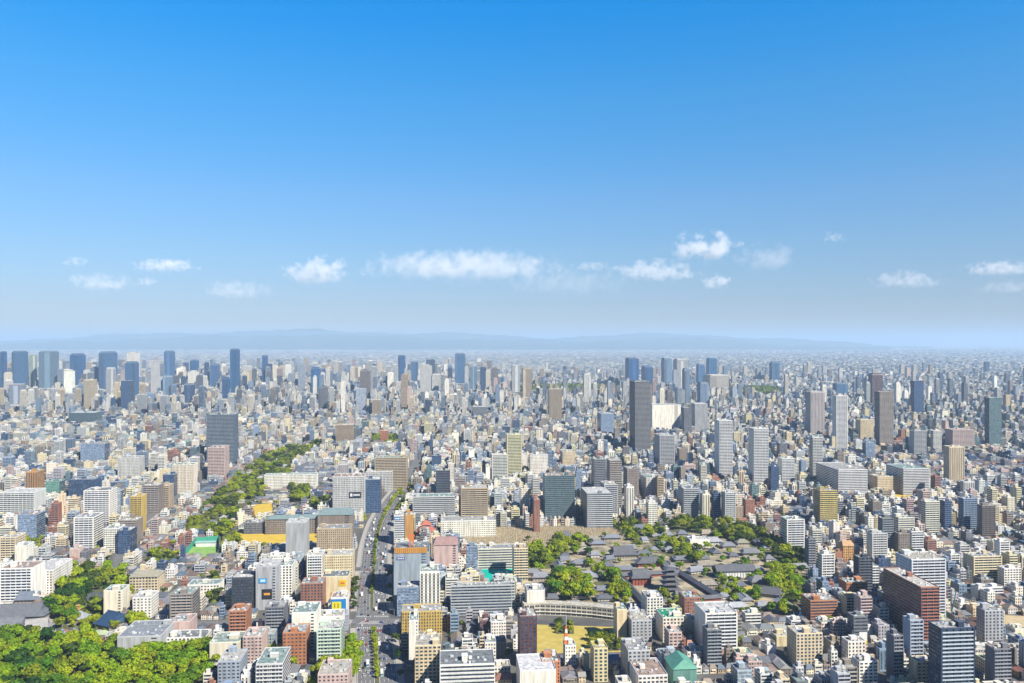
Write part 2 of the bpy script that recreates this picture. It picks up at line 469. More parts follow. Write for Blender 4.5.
PARKS = {   # polygon in pixels, spacing of trees (m), shade mix bright/mid/dark, tree height
    "south": ([(-20, 640), (30, 636), (60, 643), (85, 640), (118, 655), (145, 652), (165, 655), (205, 650), (222, 662), (200, 683), (190, 700), (-20, 705)], 11.5, (.55, .35, .10), 14),
    "grove": ([(47, 574), (75, 570), (105, 573), (128, 578), (138, 592), (118, 600), (95, 590), (82, 608), (70, 600), (50, 592)], 12.5, (.12, .35, .53), 15),
    "grove2": ([(48, 598), (72, 598), (80, 625), (60, 632), (50, 615)], 11, (.2, .5, .3), 13),
    "grove3": ([(126, 584), (140, 583), (142, 596), (128, 600)], 10, (.6, .3, .1), 11),
    "grove4": ([(95, 602), (104, 600), (106, 612), (96, 613)], 9, (.5, .4, .1), 10),
    "grove5": ([(130, 619), (144, 620), (146, 632), (130, 630)], 9, (.8, .2, 0), 11),
    "grove6": ([(75, 590), (110, 612), (122, 628), (108, 640), (80, 632), (70, 612)], 13, (.1, .5, .4), 9),
    "slope": ([(183, 538), (192, 517), (213, 500), (232, 481), (255, 465), (262, 457), (288, 449), (322, 443), (318, 451), (292, 465), (284, 480), (262, 499), (240, 517), (222, 529), (222, 541), (200, 536)], 16, (.3, .42, .28), 13),
    "slope2": ([(220, 530), (232, 525), (240, 545), (222, 548)], 11, (.4, .4, .2), 11),
    "yard": ([(290, 487), (308, 486), (309, 502), (292, 503)], 13, (.3, .4, .3), 14),
    "yard2": ([(274, 474), (290, 474), (290, 485), (276, 486)], 13, (.3, .4, .3), 13),
    "yard3": ([(312, 503), (331, 500), (331, 510), (312, 510)], 12, (.3, .4, .3), 11),
    "corner": ([(27, 539), (41, 538), (40, 552), (25, 551)], 12, (.7, .3, 0), 13),
    "lots": ([(150, 553), (170, 549), (178, 562), (155, 566)], 13, (.3, .4, .3), 11),
    "lots2": ([(98, 537), (128, 532), (130, 545), (105, 550)], 20, (.2, .4, .4), 10),
    "far": ([(372, 438), (398, 439), (400, 447), (372, 447)], 17, (.4, .3, .3), 16),
    "garden": ([(526, 556), (536, 549), (548, 552), (556, 541), (566, 539), (566, 556), (556, 568), (528, 570)], 11.5, (.45, .35, .2), 14),
    "garden1": ([(572, 541), (588, 540), (588, 550), (574, 552)], 11, (.8, .2, 0), 13),
    "garden2": ([(555, 580), (572, 578), (592, 586), (590, 600), (556, 600)], 12, (.6, .3, .1), 15),
    "garden3": ([(592, 575), (606, 572), (614, 580), (630, 596), (628, 606), (618, 604), (604, 594), (594, 584)], 12.5, (.6, .3, .1), 14),
    "garden4": ([(642, 530), (660, 527), (668, 541), (688, 549), (708, 558), (700, 565), (676, 560), (655, 550)], 15, (.35, .4, .25), 13),
    "garden5": ([(610, 524), (632, 522), (640, 530), (636, 545), (620, 535)], 12, (.4, .4, .2), 12),
    "belt": ([(664, 524), (700, 522), (745, 529), (772, 541), (802, 560), (806, 572), (790, 566), (764, 552), (735, 541), (700, 534), (670, 531)], 13.5, (.15, .4, .45), 14),
    "belt2": ([(770, 574), (790, 572), (800, 584), (798, 602), (782, 618), (776, 600), (768, 586)], 10.5, (.85, .15, 0), 14),
    "gate": ([(662, 597), (682, 600), (680, 612), (662, 612)], 9, (.4, .5, .1), 10),
    "court": ([(722, 584), (738, 584), (738, 596), (722, 596)], 10, (.8, .2, 0), 11),
    "west": ([(318, 662), (334, 655), (352, 645), (356, 668), (350, 700), (310, 700), (314, 675)], 9.5, (.9, .1, 0), 12),
    "west2": ([(264, 656), (286, 653), (292, 668), (270, 668)], 9, (.8, .2, 0), 10),
    "gravel": ([(896, 545), (912, 547), (914, 560), (898, 562)], 11, (.5, .5, 0), 10),
    "left": ([(200, 578), (214, 576), (222, 590), (214, 610), (206, 600)], 12, (.3, .4, .3), 9),
    "back": ([(556, 626), (574, 628), (574, 634), (556, 634)], 9, (.2, .4, .4), 8),
    "lane": ([(588, 640), (602, 638), (630, 640), (628, 650), (592, 652)], 10, (.1, .5, .4), 8),
}
SURF = {    # flat sheets: polygon, material, name
    "school": ([(520, 624), (618, 627), (622, 652), (522, 654)], "dry_grass", "school_field"),
    "yellow": ([(236, 533), (250, 528), (316, 530), (318, 545), (236, 547)], "yellow_field", "sports_ground"),
    "green": ([(184, 557), (196, 543), (216, 541), (218, 557)], "green_court", "sports_ground"),
    "teal": ([(480, 566), (518, 566), (522, 580), (486, 582)], "teal_court", "school_court"),
    "pitch": ([(250, 505), (272, 503), (273, 516), (256, 517)], "yellow_field", "sports_ground"),
    "precinct": ([(520, 545), (640, 532), (720, 532), (806, 556), (806, 575), (796, 617), (700, 612), (640, 612), (545, 612), (522, 590)], "precinct_gravel", "temple_precinct"),
    "pond": ([(738, 586), (754, 585), (760, 600), (744, 604)], "dry_grass", "lawn"),
    "orange": ([(893, 492), (910, 491), (912, 499), (896, 500)], "yellow_field", "sports_ground"),
    "sand": ([(1004, 615), (1040, 617), (1040, 630), (1006, 628)], "sand", "sports_ground"),
    "temple_west": ([(-30, 612), (10, 604), (52, 612), (60, 650), (-30, 650)], "pavement", "temple_yard"),
}
GRAVES = [(466, 528), (530, 527), (598, 526), (624, 530), (625, 541), (560, 545), (505, 549), (462, 545)]

LANDMARKS = []      # (phrase, x, y)

# ------------------------------------------------------------------ heroes, read off the photograph
C = dict(w=(.82, .78, .69), o=(.74, .67, .54), c=(.69, .57, .37), g=(.42, .43, .44), l=(.56, .56, .54), b=(.20, .27, .38), B=(.04,.08,.17),
         n=(.05, .06, .08), t=(.46, .36, .24), r=(.33, .15, .10), R=(.44,.18,.08), y=(.56,.39,.10), m=(.17, .09, .08), p=(.56, .42, .38),
         k=(.25, .21, .18), G=(.10, .16, .18), e=(.50, .60, .48), s=(.33, .38, .45), O=(.50,.27,.09), d=(.16, .17, .19), Y=(.66,.57,.33), q=(.14, .30, .26))
CN = dict(w="white", o="off-white", c="cream", g="grey", l="pale grey", b="slate blue", B="deep blue", n="near-black", t="tan", r="brick red", R="orange-red",
          y="mustard yellow", m="dark maroon", p="pinkish", k="dark brown", G="dark green-grey", e="pale green", s="blue-grey", O="orange", d="charcoal", Y="yellowish cream", q="teal")
# x left, x right (of the face towards us), y top, y base, depth m, colour, style, what it is [, landmark phrase]
HERO = """
0,7,352,391,60,B,G,office tower at the very left edge of the skyline
12,28,352,392,50,b,G,broad slate blue skyscraper in the left skyline|the broad slate blue skyscraper
29,37,355,390,40,e,R,slim pale green skyscraper
39,60,352,391,60,s,R,massive blue-grey skyscraper with a darker right flank|the massive blue-grey skyscraper
70,86,355,388,50,B,G,flat-topped deep blue office tower
64,75,371,396,40,w,N,plain white tower block
84,97,380,414,35,c,V,cream tower with dark vertical stripes and black roof|the cream striped tower
99,119,353,392,60,b,G,wide slate blue skyscraper with darker crown
106,116,369,396,40,l,B,pale grey tower in front of the wide blue skyscraper
121,134,381,414,40,B,G,dark blue slab tower|the dark blue slab tower
125,139,363,404,40,b,G,stepped slate blue tower
127,140,353,388,50,w,W,white skyscraper with flat top
137,150,395,416,40,g,R,squat grey office block
151,160,362,396,40,l,W,pale grey tower in the left skyline
160,170,396,416,40,g,B,grey residential block of the left skyline
163,173,377,400,45,s,G,blue-grey office tower
164,175,352,388,50,b,G,tall slate blue skyscraper with notched top
184,195,385,406,40,B,G,short dark blue office tower
188,199,372,392,40,w,W,bright white tower block
190,199,361,388,40,B,G,small deep blue tower
210,220,365,390,45,b,G,slate blue office tower
222,230,379,402,35,B,G,low deep blue tower beside the tallest left tower
230,240,350,396,40,B,G,slender deep blue tower, tallest on the left half|the slender deep blue tower
9,26,385,408,50,s,R,broad blue-grey office block
69,94,413,428,60,G,R,long low green-grey block with a yellow roof line
207,234,415,466,36,s,B,big blue-grey balcony slab tower above the side street|the big blue-grey slab tower
262,268,356,386,40,B,G,small far blue tower
298,306,364,394,40,s,W,grey-blue far tower
311,322,369,396,45,B,G,deep blue far office tower
313,317,377,398,25,w,W,very slim white tower
318,329,388,412,40,d,G,charcoal cube-like office tower
360,370,371,402,35,k,V,dark brown tower with a tan edge
356,366,389,414,35,s,G,pale glassy blue-grey block
372,381,400,420,30,t,B,tan apartment tower
398,405,356,384,40,B,G,blue tower rising over the central skyline|the central blue tower
411,418,362,384,40,b,G,round-shouldered slate blue tower
420,432,366,394,45,l,W,pale grey pair of tower slabs
429,435,360,382,40,n,G,near-black slim tower
455,465,354,386,45,b,G,slate blue tower, tallest of the central skyline|the tall central blue tower
432,441,375,394,35,w,B,white mid-sized tower
401,408,375,412,30,t,V,tan tall narrow tower
470,477,367,392,35,s,R,blue-grey tower
473,487,407,420,50,d,G,wide charcoal office block
507,522,435,478,30,Y,B,yellowish cream tower with stepped top|the yellowish cream tower
336,353,425,446,30,t,B,tan brown apartment slab above the green slope
380,388,431,446,22,R,W,orange-red small tower among treetops
512,520,366,396,40,l,R,pale grey skyscraper
523,532,369,400,35,t,B,tan striped residential tower
549,562,389,424,30,t,V,tan residential tower with dark vertical lines|the tan residential tower
584,591,375,404,30,w,B,slim white residential tower
625,639,359,388,50,B,G,vivid blue glass skyscraper|the vivid blue glass skyscraper
641,653,367,386,45,B,G,blue glass block next to the vivid blue skyscraper
661,672,359,386,50,s,G,blue-grey skyscraper
673,687,360,390,50,l,R,broad pale grey skyscraper
682,690,370,406,35,b,G,narrow slate blue tower
706,717,359,380,50,B,G,blue skyscraper, rightmost of the business park
696,705,365,386,40,b,G,slate blue tower of the business park
629,651,382,456,50,g,B,tallest grey residential tower of the middle distance with dark gridded balconies|the tallest grey tower
652,681,405,434,50,w,N,bulky bright white windowless hall building
681,692,408,438,30,d,W,charcoal tower
690,708,404,436,36,g,W,grey office block
697,709,384,412,40,b,G,slate blue office block
714,733,421,480,34,w,B,white residential tower, left of the white twins|the left white twin tower
748,769,429,489,34,w,B,white residential tower, right of the white twins|the right white twin tower
702,730,376,390,60,o,R,wide low off-white office building
597,614,414,438,40,b,G,slate blue glazed block
805,825,392,440,36,p,V,pinkish grey residential tower|the pinkish residential tower
832,848,396,454,34,w,B,white tower with a shaded blue left flank
874,894,392,450,36,k,B,dark brown residential tower|the dark brown tower
868,883,375,406,36,m,R,dark maroon skyscraper behind the brown tower
910,924,381,418,36,B,G,deep blue slab skyscraper on the right|the deep blue slab
984,1002,398,450,40,G,G,dark green-grey glass tower near the right edge|the green glass tower
855,874,420,444,50,c,W,wide cream office building
769,780,363,382,45,b,G,small slate blue tower
832,848,384,396,50,b,G,wide slate blue block
909,927,431,456,30,g,B,grey apartment slab
930,942,431,455,30,o,B,off-white apartment slab
944,975,430,453,34,p,B,pinkish wide apartment slab
809,823,438,486,30,l,B,pale grey tower with rounded corners
777,795,459,487,32,w,B,white curved-front residential block
943,965,447,484,30,c,V,cream residential tower with grey left flank|the right-hand cream tower
838,868,470,497,90,w,R,large white office complex with stacked decks|the large white office complex
903,930,469,495,60,w,R,white building with ribbon windows
868,902,477,494,30,c,W,long cream wing joined to the office complex
813,838,491,526,28,y,B,mustard yellow gridded apartment block|the mustard yellow block
768,779,467,496,24,B,G,deep blue narrow block
862,875,443,459,30,b,G,slate blue little office block
920,940,502,536,30,o,B,off-white balcony slab on the right
942,952,502,534,24,B,B,deep blue shaded apartment block
958,978,499,534,30,b,B,slate blue apartment block
977,996,506,539,30,k,B,dark brown apartment block
866,888,534,562,34,l,B,pale grey balcony apartments
878,894,519,556,26,d,B,charcoal apartments
892,915,518,540,30,o,R,off-white building with a fluted top floor
907,924,532,556,26,w,B,white balcony apartments
894,910,534,558,24,k,W,brown stepped block narrowing upward
839,854,546,566,20,O,W,small orange house-like building with pointed roof
924,937,541,556,18,r,B,brick red apartments
817,835,555,584,20,w,B,white apartments with blue shaded flank
962,1003,557,582,26,c,B,wide cream balcony block near the right edge|the wide cream block
921,940,588,646,66,r,B,long brick red and dark apartment slab running away from us|the long brick red slab
911,947,560,618,30,l,B,tall pale grey apartment slab behind the red slab|the tall pale grey slab
927,976,629,708,30,d,B,big charcoal blue apartment block with white balcony rails|the corner charcoal block
977,1004,611,650,30,g,W,grey flat-roofed office
905,924,621,668,24,s,B,blue-grey apartments
890,904,637,684,24,d,B,charcoal narrow apartments with pale stripes
848,868,617,648,22,d,R,charcoal office with blue-shaded side
786,823,634,668,26,c,W,cream stepped apartments with punched windows|the cream stepped apartments
800,838,601,624,26,R,R,orange-red terracotta building with two wings|the orange-red building
838,868,583,600,26,R,W,orange and red low block
841,866,642,664,22,w,W,white cubic apartments
852,878,662,686,22,w,W,white apartments with deep balconies
908,940,662,690,20,c,W,cream and orange small office
988,1012,650,690,22,d,B,charcoal and white flats
997,1022,569,586,24,w,W,white terraced flats at the right edge
853,873,558,594,24,n,B,near-black apartments
520,537,617,668,22,m,W,dark maroon slender apartment tower|the dark maroon tower
527,545,591,614,22,w,N,plain white windowless block|the windowless white block
617,627,610,642,16,c,N,cream stair tower of the school
624,652,621,646,28,g,W,grey school wing with open galleries
563,576,646,668,18,w,W,white block carrying a red and white mast
641,663,598,622,26,w,W,white hospital-like block
655,684,618,642,38,o,W,off-white hall with green court on its roof|the green roof court
693,738,614,652,34,w,B,stepped white apartment terrace|the stepped white apartments
678,702,598,622,30,r,W,brick red stepped school building
664,682,633,656,22,p,W,mauve pink small office
673,697,669,690,24,q,N,green building with sloping glass roof
520,556,671,700,34,w,N,broad white ribbed roof hall at the bottom edge
702,722,631,668,26,d,B,charcoal flats with grey flank
542,560,662,690,18,R,W,orange-red narrow building at the bottom edge
620,650,651,684,26,g,W,grey block with dark side
627,668,676,700,30,w,W,wide white flat roof at the bottom edge
590,608,649,682,24,Y,W,block with yellow roof terrace
420,440,572,614,26,w,V,white tower with tall narrow window strips|the strip-windowed white tower
397,419,588,616,22,b,G,slate blue small offices beside the avenue
402,442,612,640,22,y,W,mustard yellow apartments beside the crossing|the mustard yellow apartments
409,418,621,664,22,w,N,thin tall white slab beside the avenue
415,441,646,690,26,c,W,cream office at the avenue's right side
440,495,665,705,30,w,R,wide white balcony block at the bottom edge
451,512,586,615,10,g,R,long grey ribbon-window block|the long grey ribbon-window block
480,491,621,640,16,m,W,dark maroon little building
491,506,622,644,20,w,W,white building with a roof garden
485,496,643,668,18,w,W,narrow white office
317,341,630,668,26,e,B,pale green and white balcony block|the pale green balcony block
283,306,633,665,22,R,W,orange brick block with square windows|the orange brick block
292,316,613,652,30,w,N,large white blank-walled building
316,342,617,640,20,w,N,plain white block behind the green one
322,348,577,602,24,c,N,cream building carrying a yellow sign
301,323,584,610,22,r,W,brick red stepped block
331,347,598,618,18,w,N,low white building under the blue and yellow billboard
256,277,567,610,26,g,N,grey blank-walled building with dark signs
279,292,566,604,22,w,W,white office with blue glass corner
307,322,556,586,22,w,B,white flats with dark openings
265,284,608,636,22,d,B,charcoal flats
256,282,665,700,36,l,B,pale grey flats with solar panels on top
318,348,675,700,30,p,W,pinkish roofed building among bright trees
394,429,553,596,48,s,N,windowless blue-grey store with rusty roof rim|the windowless blue-grey store
317,350,529,556,26,t,W,tan brown block
333,364,477,516,34,l,W,large pale office with a black sign panel|the black-signed office
364,380,480,513,26,B,G,deep blue glass office|the deep blue glass office
375,407,458,490,30,t,B,tan apartment row beside the avenue
461,488,489,532,30,t,B,tan high-rise over a white podium|the tan high-rise
441,496,521,537,34,w,W,white podium building with square windows
413,455,497,520,28,l,R,pale grey ribbon office
436,450,471,500,26,n,B,near-black apartments
434,458,545,572,30,p,N,pinkish gabled hall
478,514,549,569,22,o,R,off-white school block with open galleries|the gallery school block
514,528,549,580,24,c,B,cream end wing of the gallery school
286,306,523,560,26,g,N,plain grey windowless tower block|the plain grey tower block
265,316,475,489,20,w,W,long white school behind trees|the long white school
306,352,556,580,28,c,W,cream low office
394,405,516,545,22,w,R,white narrow office at the avenue
405,413,515,545,20,O,N,orange narrow advertising wall building
366,392,472,492,24,l,W,pale grey block
84,109,491,528,30,w,B,large white balcony apartments|the large white apartments
74,93,518,552,34,w,B,white L-shaped apartments
18,36,515,545,26,b,G,slate blue glass office with slanted front
0,33,493,520,40,l,B,pale grey long apartments at the left edge
26,37,472,508,26,O,V,orange and grey tower
143,158,486,514,26,k,B,dark brown apartments
159,169,486,510,24,t,B,tan slim apartments
173,193,465,494,26,o,W,off-white apartments at the side street
163,174,475,496,24,B,G,deep blue glass block
208,224,448,480,40,p,B,pale pinkish apartment row
118,139,458,482,30,l,W,pale grey office
81,104,444,466,30,b,G,slate blue wide office
130,141,497,534,22,y,B,mustard yellow striped flats
104,118,529,553,24,w,W,white flats with dark side
118,130,531,554,24,B,G,blue glass flats
0,15,538,566,26,c,B,cream flats at the left edge
15,26,546,570,20,w,N,plain white slab
118,136,521,545,26,k,B,brown roofed flats
46,59,482,498,24,q,G,teal-tinted glass building
69,94,480,502,26,B,W,deep blue wide block
0,31,569,604,30,w,B,large white balcony apartments at the left edge|the left-edge white apartments
31,52,571,595,50,w,W,white terraced apartments
104,122,591,616,20,o,N,off-white office with narrow window slots
133,151,598,618,22,w,W,white building with pale green side
130,157,577,594,24,c,W,cream school with gabled end
170,192,595,624,26,k,B,brown apartments with an orange flank|the brown apartments
118,160,637,658,42,g,N,low broad grey hall beside the park
167,205,638,650,20,w,W,long low white building
171,190,622,642,22,p,N,pinkish windowless block
229,246,612,642,22,R,B,orange-brown apartments
232,252,578,612,22,n,V,near-black angular building with white fins
210,239,643,666,26,o,N,off-white block with pale roof
218,240,662,690,26,s,W,blue-grey box building at the bottom edge
243,262,637,664,24,p,W,pinkish white flats
188,219,585,597,20,w,W,long low white hall
266,318,519,534,24,k,W,long brown school hall under a green-grey roof|the long brown school hall
318,352,515,534,30,k,N,brown gymnasium under a green-grey hipped roof
244,262,523,534,20,d,W,charcoal low hall beside the slope
545,575,476,523,30,G,R,dark green-grey glass high-rise|the dark green glass high-rise
580,613,494,528,26,l,B,wide pale grey balcony block|the wide pale balcony block
591,606,460,502,28,d,B,charcoal high-rise
606,622,461,512,28,k,B,dark brown high-rise
623,639,469,500,26,k,W,dark brown office with white top
624,634,487,519,22,w,V,white slim tower with dark stripe
600,618,485,520,26,g,B,grey apartments
678,699,489,520,28,g,B,grey balcony apartments
655,664,478,502,20,t,B,tan rounded apartments
711,721,494,522,22,B,B,deep blue flats
721,736,493,524,22,l,B,pale grey flats with white frame
742,755,500,520,20,r,W,brick red domed building
534,540,500,532,16,r,W,thin brick red block
654,675,436,470,22,g,B,grey flats
640,662,478,500,22,l,W,pale rectangle office
492,508,455,482,22,o,B,off-white flats
530,548,455,478,22,w,W,white office
560,575,452,470,22,c,W,cream office
720,745,495,510,22,o,W,off-white low office
690,710,540,548,18,w,N,white low temple office
780,805,520,550,24,w,B,white stepped flats beside the temple belt
806,816,540,570,20,d,B,charcoal flats beside the temple belt
"""
HEROES = []  # two dark blocks above carry the shade of building sides in their colour
for ln in HERO.strip().split("\n"):
    p = ln.split(",", 7)
    lab, _, lm = p[7].partition("|")
    xl, xr, yt, yb, dep = map(float, p[:5])
    HEROES.append(dict(xl=xl, xr=xr, yt=yt, yb=yb, dep=dep, c=p[5], st=p[6], look=lab, lm=lm or None))

def setup_hero(h):
    m_ = (h["xl"] + h["xr"]) / 2
    if m_ > 560 and h["st"] in "BWVGR" and h["xr"] - h["xl"] > 7 and not h["look"].startswith(("long brick", "tall pale grey", "large white office", "white building with ribbon")):
        t_ = (m_ - 512) / F + .087; s_ = .27 * (h["xr"] - h["xl"]); d_ = dist(h["yb"])
        dep = s_ / F * d_ / t_; wmax = (h["xr"] - h["xl"]) / F * d_ * 1.1
        if dep > wmax: s_ *= wmax / dep; dep = wmax
        h["dep"] = max(12.0, dep); h["xl"] += s_
    if m_ < 330 and dist(h["yb"]) > 2900:
        t_ = (512 - m_) / F - .087; s_ = .3 * (h["xr"] - h["xl"]); d_ = dist(h["yb"])
        h["dep"] = max(10.0, min(60, s_ / F * d_ / t_)); h["xr"] -= s_
    d = dist(h["yb"]); mid = (h["xl"] + h["xr"]) / 2
    h["w"] = (h["xr"] - h["xl"]) / F * d / cos(TH)
    h["h"] = max(6.0, H - (h["yt"] - YH) * d / F)
    nx, ny = V
    fx, fy = (mid - 512) / F * d, d
    h["X"] = fx + nx * h["dep"] / 2; h["Y"] = fy + ny * h["dep"] / 2; h["fy"] = d
    h["rot"] = TH; h["hero"] = True
    if h["lm"]: LANDMARKS.append((h["lm"], mid, (h["yt"] + h["yb"]) / 2, id(h)))
for h in HEROES: setup_hero(h)
LANDMARKS += [("the five-storey pagoda", 669, 578, 0), ("the school field", 570, 642, 0), ("the graveyard", 545, 538, 0), ("the avenue crossing", 372, 622, 0),
              ("the south park", 90, 665, 0), ("the wooded slope", 245, 490, 0), ("the green sports net", 202, 548, 0), ("the temple great hall", 623, 552, 0),
              ("the teal school court", 500, 573, 0), ("the dark grove", 90, 585, 0), ("the grey temple roofs", 25, 625, 0), ("the treasure hall", 734, 570, 0)]

# occupancy grid, 4 m cells
GX0, GY0, GS = -2600.0, 560.0, 4.0
GW, GH = 1300, 900
occ = np.zeros((GH, GW), bool)
_cy = GY0 + (np.arange(GH) + .5) * GS; _cx = GX0 + (np.arange(GW) + .5) * GS
CX, CY = np.meshgrid(_cx, _cy)
def mark_poly(P, grow=0):
    xs = [p[0] for p in P]; ys = [p[1] for p in P]
    i0, i1 = int(max(0, (min(ys) - GY0) / GS - 2)), int(min(GH, (max(ys) - GY0) / GS + 3))
    j0, j1 = int(max(0, (min(xs) - GX0) / GS - 2)), int(min(GW, (max(xs) - GX0) / GS + 3))
    if i0 >= i1 or j0 >= j1: return
    occ[i0:i1, j0:j1] |= inpoly(P, CX[i0:i1, j0:j1], CY[i0:i1, j0:j1])
def rect_corners(X, Y, w, d, rot, g=0.0):
    c, s = cos(rot), sin(rot); w2, d2 = w / 2 + g, d / 2 + g
    return [(X + a * c - b * s, Y + a * s + b * c) for a, b in ((-w2, -d2), (w2, -d2), (w2, d2), (-w2, d2))]
def seg_quads(P, wd):
    out = []
    for a, b in zip(P[:-1], P[1:]):
        dx, dy = b[0] - a[0], b[1] - a[1]; L = math.hypot(dx, dy); nx, ny = -dy / L * wd / 2, dx / L * wd / 2
        ex, ey = dx / L * 3, dy / L * 3
        out.append([(a[0] + nx - ex, a[1] + ny - ey), (a[0] - nx - ex, a[1] - ny - ey), (b[0] - nx + ex, b[1] - ny + ey), (b[0] + nx + ex, b[1] + ny + ey)])
    return out
for P, wd in ROADS:
    for q in seg_quads(P, wd + 2): mark_poly(q)
for k, v in PARKS.items(): mark_poly(gpoly(v[0]))
for k, v in SURF.items(): mark_poly(gpoly(v[0]))
mark_poly(gpoly(GRAVES))
mark_poly(gpoly([(518, 606), (628, 606), (628, 634), (518, 634)]))
for h in HEROES:
    mark_poly(rect_corners(h["X"], h["Y"], h["w"], h["dep"], TH, 2.0))

# rows of pixels that must stay in sight: (x, y, distance)
prot = []
for h in HEROES:
    for x in np.arange(h["xl"] + 1, h["xr"] - .5, 2.0): prot.append((x, h["yb"] - 4, h["fy"]))
def prot_poly(P, dy=0, step=4):
    xs = [p[0] for p in P]; ys = [p[1] for p in P]
    gx, gy = np.meshgrid(np.arange(min(xs), max(xs), step), np.arange(min(ys), max(ys), step))
    m = inpoly(P, gx, gy)
    for x, y in zip(gx[m], gy[m]): prot.append((x, y - dy, dist(y)))
prot_poly([(522, 612), (618, 612), (618, 634), (522, 634)], 2)
for k, v in PARKS.items(): prot_poly(v[0], 3)
for k, v in SURF.items(): prot_poly(v[0], 0)
prot_poly(GRAVES, 0)
for (a, b), hw in zip(zip(AVENUE[:9], AVENUE[1:10]), [20] * 20):
    for t in np.linspace(0, 1, 6):
        x, y = a[0] + (b[0] - a[0]) * t, a[1] + (b[1] - a[1]) * t
        k = 17 / dist(y) * F
        for e in np.linspace(-k, k * 0.9, 5): prot.append((x + e, y, dist(y)))
for a, b in zip(SIDE[:-1], SIDE[1:]):
    for t in np.linspace(0, 1, 5): prot.append((a[0] + (b[0] - a[0]) * t, a[1] + (b[1] - a[1]) * t - 2, dist(a[1] + (b[1] - a[1]) * t)))
prot = np.array(prot)

def hmax(X, Y, w, dep, rot=TH):
    """tallest height that keeps the protected rows in sight"""
    d = Y - dep / 2
    x0, x1 = 512 + (X - w / 2) / d * F, 512 + (X + w / 2) / d * F
    xb = 512 + (X - w / 2 - 2) / (Y + dep / 2) * F; xc = 512 + (X + w / 2) / (Y + dep / 2) * F
    m = (prot[:, 0] > min(x0, xb) - .5) & (prot[:, 0] < max(x1, xc) + .5) & (prot[:, 2] > d + 2)
    if not m.any(): return 999.0
    ym = prot[m, 1].max()
    return H - (ym - YH) * (Y) / F

# ------------------------------------------------------------------ zones
LOWZ = [[(130, 545), (232, 556), (262, 600), (230, 640), (150, 640), (130, 600)], [(-30, 545), (130, 552), (130, 580), (-30, 568)],
        [(140, 524), (180, 497), (215, 475), (262, 452), (250, 470), (212, 500), (185, 520), (183, 545), (140, 548)],
        [(230, 500), (350, 446), (345, 475), (330, 512), (260, 520)], [(950, 580), (1060, 575), (1060, 650), (950, 640)],
        [(735, 612), (800, 618), (790, 690), (690, 690)], [(560, 655), (640, 655), (640, 690), (560, 690)], [(860, 455), (1050, 455), (1050, 480), (970, 492), (860, 470)],
        [(760, 505), (812, 500), (815, 530), (860, 530), (850, 545), (780, 545)], [(460, 625), (520, 620), (522, 650), (450, 650)], [(930, 538), (1040, 540), (1040, 560), (930, 556)]]
def low_zone(x, y): return any(inpoly(z, x, y) for z in LOWZ)
TEMPLE_ZONE = [(470, 560), (505, 585), (545, 612), (522, 612), (480, 600)]

PAL = "wwwwwwoooooocccclllggstpkkbddrYB"
ROOFC = [(.42, .42, .40), (.34, .35, .35), (.55, .54, .50), (.22, .24, .25), (.30, .38, .33), (.50, .47, .40), (.62, .62, .60), (.26, .36, .34), (.40, .30, .25)]
TILEC = [(.10, .11, .13), (.14, .15, .17), (.20, .21, .23), (.17, .13, .11), (.26, .20, .16), (.12, .16, .22), (.30, .16, .11), (.33, .32, .30)]
TILEN = ["dark grey", "slate grey", "grey", "brown", "light brown", "bluish", "red-brown", "pale"]

def jit(c, a, r=RND):
    k = 1 + r.uniform(-a, a)
    return tuple(min(.85, max(.02, v * k * (1 + r.uniform(-a, a) * .3))) for v in c)

